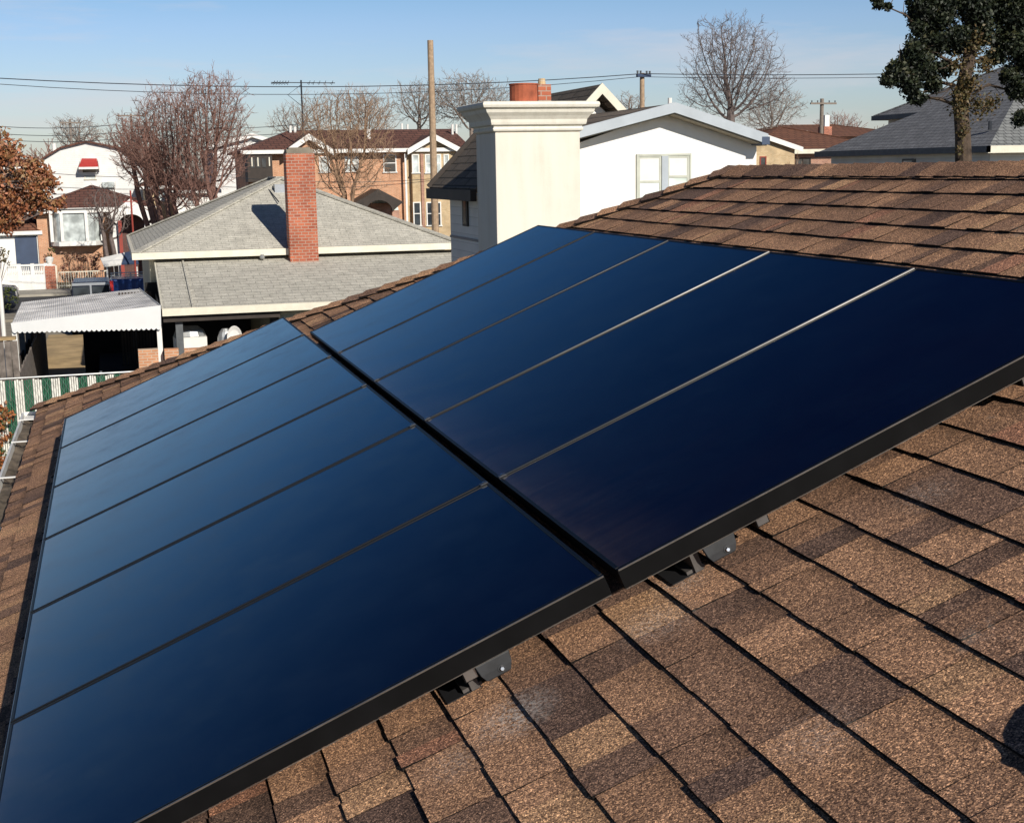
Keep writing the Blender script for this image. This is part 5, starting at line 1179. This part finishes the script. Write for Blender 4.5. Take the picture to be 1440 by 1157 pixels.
grow_tree('bare_tree', 'lower bare tree spreading at the left of the twiggy clump', 66, 240, [(183, 194, 30, 26), (200, 222, 36, 32), (225, 250, 24, 26)], 31, MT['bark_red'], grp1, stems=3, n_att=2464, step=0.121, twig=0.0096, trunk=.12, tipl=0.36)
grow_tree('bare_tree', 'vase shaped bare tree fanning out before the brick row houses', 74, 487, [(480, 165, 54, 34), (520, 170, 28, 38), (492, 212, 62, 30), (450, 190, 28, 34), (490, 250, 46, 26)], 5, MT['bark_tan'], None, stems=4, n_att=2288, step=0.189, twig=0.0104, trunk=.11, tips=2, tipl=0.54)
grow_tree('bare_tree', 'wide rounded bare tree on the skyline right of the tall pale pole', 118, 660, [(655, 140, 56, 32), (690, 150, 30, 30)], 8, MT['bark_pale'], grp2, stems=1, n_att=2420, step=0.252, twig=0.0160, trunk=.22, tipl=0.60)
grow_tree('bare_tree', 'bare tree on the skyline behind the tall pale pole', 122, 590, [(590, 145, 34, 26)], 9, MT['bark_pale'], grp2, stems=1, n_att=1100, step=0.252, twig=0.0160, trunk=.2, tipl=0.60)
grow_tree('bare_tree', 'pale bare tree rising behind the antenna mast', 112, 410, [(408, 172, 28, 22), (440, 165, 24, 24)], 14, MT['bark_pale'], grp2, stems=1, n_att=990, step=0.252, twig=0.0144, trunk=.18, tipl=0.60)
grow_tree('bare_tree', 'small far bare tree above the white gabled house', 135, 108, [(108, 188, 30, 18)], 15, MT['bark_pale'], grp2, stems=1, n_att=1100, step=0.252, twig=0.0160, trunk=.2, tipl=0.60)
grow_tree('bare_tree', 'bare tree low on the skyline left of the row house ridge', 110, 520, [(515, 162, 36, 28)], 16, MT['bark_pale'], grp2, stems=1, n_att=1320, step=0.252, twig=0.0144, trunk=.18, tipl=0.60)
grow_tree('bare_tree', 'tallest bare tree, a fine fan of grey branches above the white gable', 72, 1022, [(1030, 85, 62, 55), (1050, 120, 62, 42), (1000, 130, 44, 34), (1012, 60, 36, 30)], 42, MT['bark'], None, stems=1, n_att=3740, step=0.176, twig=0.0104, trunk=.24, tipl=0.42)
grow_tree('bare_tree', 'low rounded bare tree at the foot of the tallest one', 88, 1095, [(1095, 150, 38, 26), (1075, 165, 40, 20)], 43, MT['bark_pale'], grp3, stems=1, n_att=1760, step=0.189, twig=0.0112, trunk=.14, tipl=0.42)
grow_tree('bare_tree', 'faint pinkish bare tree behind the crossarm pole on the right', 125, 1190, [(1180, 178, 30, 16)], 44, MT['bark_red'], grp3, stems=1, n_att=880, step=0.252, twig=0.0160, trunk=.15, tipl=0.54)
grow_tree('bare_tree', 'faint bare tree left of the crossarm pole behind the gable', 115, 885, [(885, 148, 20, 14)], 45, MT['bark_pale'], grp3, stems=1, n_att=550, step=0.252, twig=0.0144, trunk=.15, tipl=0.54)
for k, (px, py, Y, sd_, lb) in enumerate(((22, 190, 150, 61, 'far bare tree on the left horizon beyond the autumn tree'), (165, 185, 145, 62, 'far bare tree beyond the white gabled house ridge'), (760, 150, 150, 63, 'far bare tree behind the stucco chimney'), (1230, 172, 150, 64, 'far bare tree left of the taller slate roof'), (1130, 172, 150, 65, 'far bare tree over the brown bungalow ridge'))):
    bare_tree('bare_tree', lb, gz(px, Y), hgt(px, py, Y), .9, sd_, MT['bark_red'], 'faint bare trees at the horizon', stems=4, stemh=.34, levels=4, rtrunk=.16, twig=.04, dens=4, up=.25, aim=.6)
bare_tree('bare_shrub', 'bare tan shrub against the peach brick bungalow', gz(1120, 74), hgt(1120, 214, 74), .7, 51, MT['bark_tan'], None, stems=10, stemh=.4, levels=3, rtrunk=.05, twig=.018, dens=4, up=.4, aim=.8, cat='shrub')
grow_tree('street_tree', 'thin dark bare street tree in front of the bay window', 79, 153, [(148, 290, 26, 26), (160, 310, 20, 20)], 52, MT['bark'], None, stems=2, n_att=484, step=0.147, twig=0.0096, trunk=.12, tipl=0.36)
# autumn tree at the left edge
R2 = random.Random(12)
cl = clumps_from_px([(10, 215, 34), (45, 235, 32), (20, 262, 40), (62, 268, 30), (-20, 240, 44), (35, 295, 34), (-10, 300, 40), (80, 292, 18), (8, 320, 22), (50, 250, 30), (-45, 270, 50)], 58., r=R2, sub=7)
b_ = onY(-12, 400, 58.); leaf_tree('autumn_tree', 'autumn tree with rusty orange leaves at the left edge', (b_.x, 58, 0), cl, 420, .085, MT['leaf_autumn'], MT['bark'], 3, [(b_.x, 58, 0), (b_.x+.1, 58, 2), (b_.x+.2, 58.1, 4), (b_.x+.3, 58, 6)], .22)
cl = clumps_from_px([(2, 355, 12), (8, 366, 9), (-8, 350, 14)], 52., r=R2, sub=5); b_ = onY(0, 400, 52.)
leaf_tree('olive_bush', 'olive green bush hanging over the dark suv at the left edge', (b_.x, 52, 0), cl, 900, .05, MT['leaf_moss'], MT['bark'], 4, [(b_.x-.2, 52, 0), (b_.x-.1, 52, 1.4), (b_.x, 52, 2.4)], .06, cat='bush')
cl = clumps_from_px([(12, 415, 14), (4, 425, 12)], 47., r=R2, sub=5); b_ = onZ(8, 440, 0)
leaf_tree('round_bush', 'dark rounded bush beside the white pipe', (b_.x, 47, 0), cl, 900, .05, MT['leaf_green'], MT['bark'], 5, cat='bush')
for k, (px, py, rr_, lb, mt) in enumerate(((72, 352, 9, 'small conical evergreen shrub beside the gate pier', 'leaf_green'), (92, 366, 11, 'reddish shrub at the left of the bay window garden', 'leaf_brown'), (112, 364, 13, 'pale brown shrub below the middle of the bay window', 'leaf_brown'), (133, 362, 12, 'dark red shrub at the right of the bay window garden', 'leaf_brown'), (68, 364, 9, 'dark shrub behind the white urn', 'leaf_brown'))):
    cl = clumps_from_px([(px, py, rr_), (px, py+rr_*.9, rr_*.8)], 82.5+k*.4, r=R2, sub=4); b_ = onY(px, py, 82.5+k*.4)
    leaf_tree('garden_shrub', lb, (b_.x, b_.y, 0), cl, 500, .07, MT[mt], MT['bark'], 60+k, cat='shrub', group='shrubs in the bay window garden')
# climbing plants on the slatted fence
cl = []
for k in range(36):
    py = R2.uniform(572, 700); px = R2.uniform(-12, 4+(py-572)*.16); p = onY(px, py, YF-.12); cl.append((p, R2.uniform(.08, .26)))
b_ = onZ(10, 690, 0); leaf_tree('climbing_vine', 'vine with red and green leaves climbing the slatted fence', (b_.x, YF-.2, 0), cl, 1500, .045, MT['leaf_vine'], MT['bark'], 6, cat='vine')
# big dark evergreen on the right
YE_ = 27.; pb = onY(1356, 240, YE_); r = random.Random(21)
tp = [(pb.x, YE_, 0), (pb.x, YE_, 3.5), (pb.x-.02, YE_, onY(1355, 235, YE_).z), (onY(1354, 190, YE_).x, YE_, onY(1354, 190, YE_).z), (onY(1352, 140, YE_).x, YE_+.05, onY(1352, 140, YE_).z), (onY(1360, 95, YE_).x, YE_, onY(1360, 95, YE_).z), (onY(1372, 40, YE_).x, YE_, onY(1372, 40, YE_).z), (onY(1378, -60, YE_).x, YE_, onY(1378, -60, YE_).z), (onY(1380, -150, YE_).x, YE_, onY(1380, -150, YE_).z)]
spec = [(1300, 12, 26), (1330, -5, 30), (1375, 5, 36), (1415, 10, 34), (1445, 40, 30), (1290, 40, 14), (1262, 100, 17), (1285, 75, 22), (1310, 60, 22), (1280, 115, 18), (1300, 95, 20), (1250, 112, 12), (1320, 30, 24), (1345, 55, 24), (1312, 118, 13), (1420, 55, 26), (1440, 80, 26), (1418, 108, 14), (1432, 125, 18), (1437, 165, 15), (1235, 3, 9), (1248, 10, 6), (1330, 95, 12), (1375, 45, 26), (1400, 80, 14), (1290, 138, 12), (1300, -50, 40), (1380, -60, 50), (1450, -40, 50), (1345, -120, 50), (1400, -140, 50), (1475, 20, 40), (1480, 80, 36), (1490, -60, 44)]
cl = clumps_from_px(spec, YE_, r=r, sub=20, big=1.3)
ev = leaf_tree('evergreen_tree', 'tall dark evergreen with thick mottled trunk at the top right', (pb.x, YE_, 0), cl, 4600, .045, MT['leaf_dark'], MT['bark_dark'], 22, tp, .22, bt=.04, cp=0., spread=1.22)
m = MB(); r = random.Random(33)
for (px, py, rr_, n_) in ((1362, 120, 16, 900), (1350, 155, 14, 800), (1378, 150, 17, 1000), (1395, 145, 12, 500), (1385, 92, 14, 600), (1355, 185, 10, 350), (1370, 60, 20, 700), (1345, 90, 12, 400), (1352, 135, 14, 700), (1350, 212, 8, 120)):
    p = onY(px, py, YE_-.25); R_ = rr_/1921.5*YE_
    for i in range(int(n_*(.55 if py < 140 else .38))):
        d = Vector((r.gauss(0, .5), r.gauss(0, .5), r.gauss(0, .55)))*R_; leafquad(m, p+d, .035*r.uniform(.6, 1.4), r, max(0, min(1, r.gauss(.5, .25))))
m.build('ivy', MT['leaf_moss'], ev, attr='rnd')
m = MB()
for k in range(60):
    a_ = onY(r.uniform(1335, 1372), r.uniform(20, 150), YE_); c_, _ = r.choice(cl); c_ = Vector(c_)
    if (c_-a_).length < 1.5: md = a_.lerp(c_, .5)+Vector((r.gauss(0, .12), r.gauss(0, .1), -.12)); m.tube([a_, md, c_], [.018, .011, .006], 4)
for path in (((1340, 60), (1300, 45), (1270, 22), (1240, 6)), ((1345, 120), (1310, 112), (1280, 105), (1254, 110)), ((1362, 130), (1400, 118), (1430, 128), (1442, 150)), ((1365, 90), (1400, 78), (1440, 70), (1480, 78)), ((1350, 100), (1318, 78), (1290, 72), (1268, 80)), ((1352, 150), (1322, 140), (1300, 134), (1286, 138))):
    q_ = [onY(px, py, YE_)+Vector((0, r.gauss(0, .15), 0)) for px, py in path]; m.tube(q_, [.045, .032, .02, .01], 5)
    for k in range(9):
        i_ = r.randrange(3); a_ = q_[i_].lerp(q_[i_+1], r.random()); d_ = Vector((r.gauss(0, .22), r.gauss(0, .22), r.gauss(.05, .2))); m.tube([a_, a_+d_*.5+Vector((0, 0, .03)), a_+d_], [.012, .008, .005], 3)
m.build('branches', MT['bark_dark'], ev)
# ------------------------------------------------------------------ light and sky
EL = radians(29); LD = Vector((-.25, .968, 0)).normalized()*cos(EL) + Vector((0, 0, -sin(EL)))
sd = bpy.data.lights.new('sun', 'SUN'); sd.energy = 5.0; sd.angle = radians(.53); sd.color = (1., .93, .82)
so = bpy.data.objects.new('sun', sd); COL.objects.link(so); so.rotation_euler = (-LD).to_track_quat('Z', 'Y').to_euler()
w = bpy.data.worlds.new('World'); scene.world = w; w.use_nodes = True
wt = w.node_tree; bgn = wt.nodes['Background']
class WT(NT):
    def __init__(s, t): s.t = t; s.n = t.nodes; s.l = t.links
t = WT(wt)
sky = t.add('ShaderNodeTexSky', sky_type='NISHITA', sun_disc=False, sun_elevation=EL, sun_rotation=atan2(-LD.x, -LD.y), air_density=1., dust_density=.6, ozone_density=1.6, altitude=0.)
tc = t.add('ShaderNodeTexCoord'); sp = t.add('ShaderNodeSeparateXYZ', i_0=tc.outputs['Generated'])
grade = t.ramp(sp.outputs[2], [(0.,(1.02,1.05,1.25)),(.1,(.85,.97,1.28)),(.14,(.66,.90,1.14)),(.21,(.33,.62,.93)),(.26,(.17,.41,.70)),(.36,(.055,.21,.42)),(.47,(.018,.085,.26)),(.6,(.08,.16,.32)),(1.,(.3,.4,.6))])
c = t.mix(sky.outputs[0], grade, 1., 'MULTIPLY')
mp = t.add('ShaderNodeMapping', i_Vector=tc.outputs['Generated']); mp.inputs['Scale'].default_value = (2.2, 2.2, 16.)
cn = t.add('ShaderNodeTexNoise', i_Vector=mp.outputs[0], i_Scale=1.6, i_Detail=7., i_Roughness=.6)
cf = t.ramp(cn.outputs[0], [(.50, (0, 0, 0)), (.74, (.6,)*3)])
cm = t.math('MULTIPLY', cf, t.ramp(sp.outputs[2], [(.0, (.6,)*3), (.03, (1,)*3), (.13, (1,)*3), (.17, (0,)*3)]))
c = t.mix(c, (8.4, 7.9, 8.2), cm)
t.l.new(c, bgn.inputs[0]); bgn.inputs[1].default_value = .085
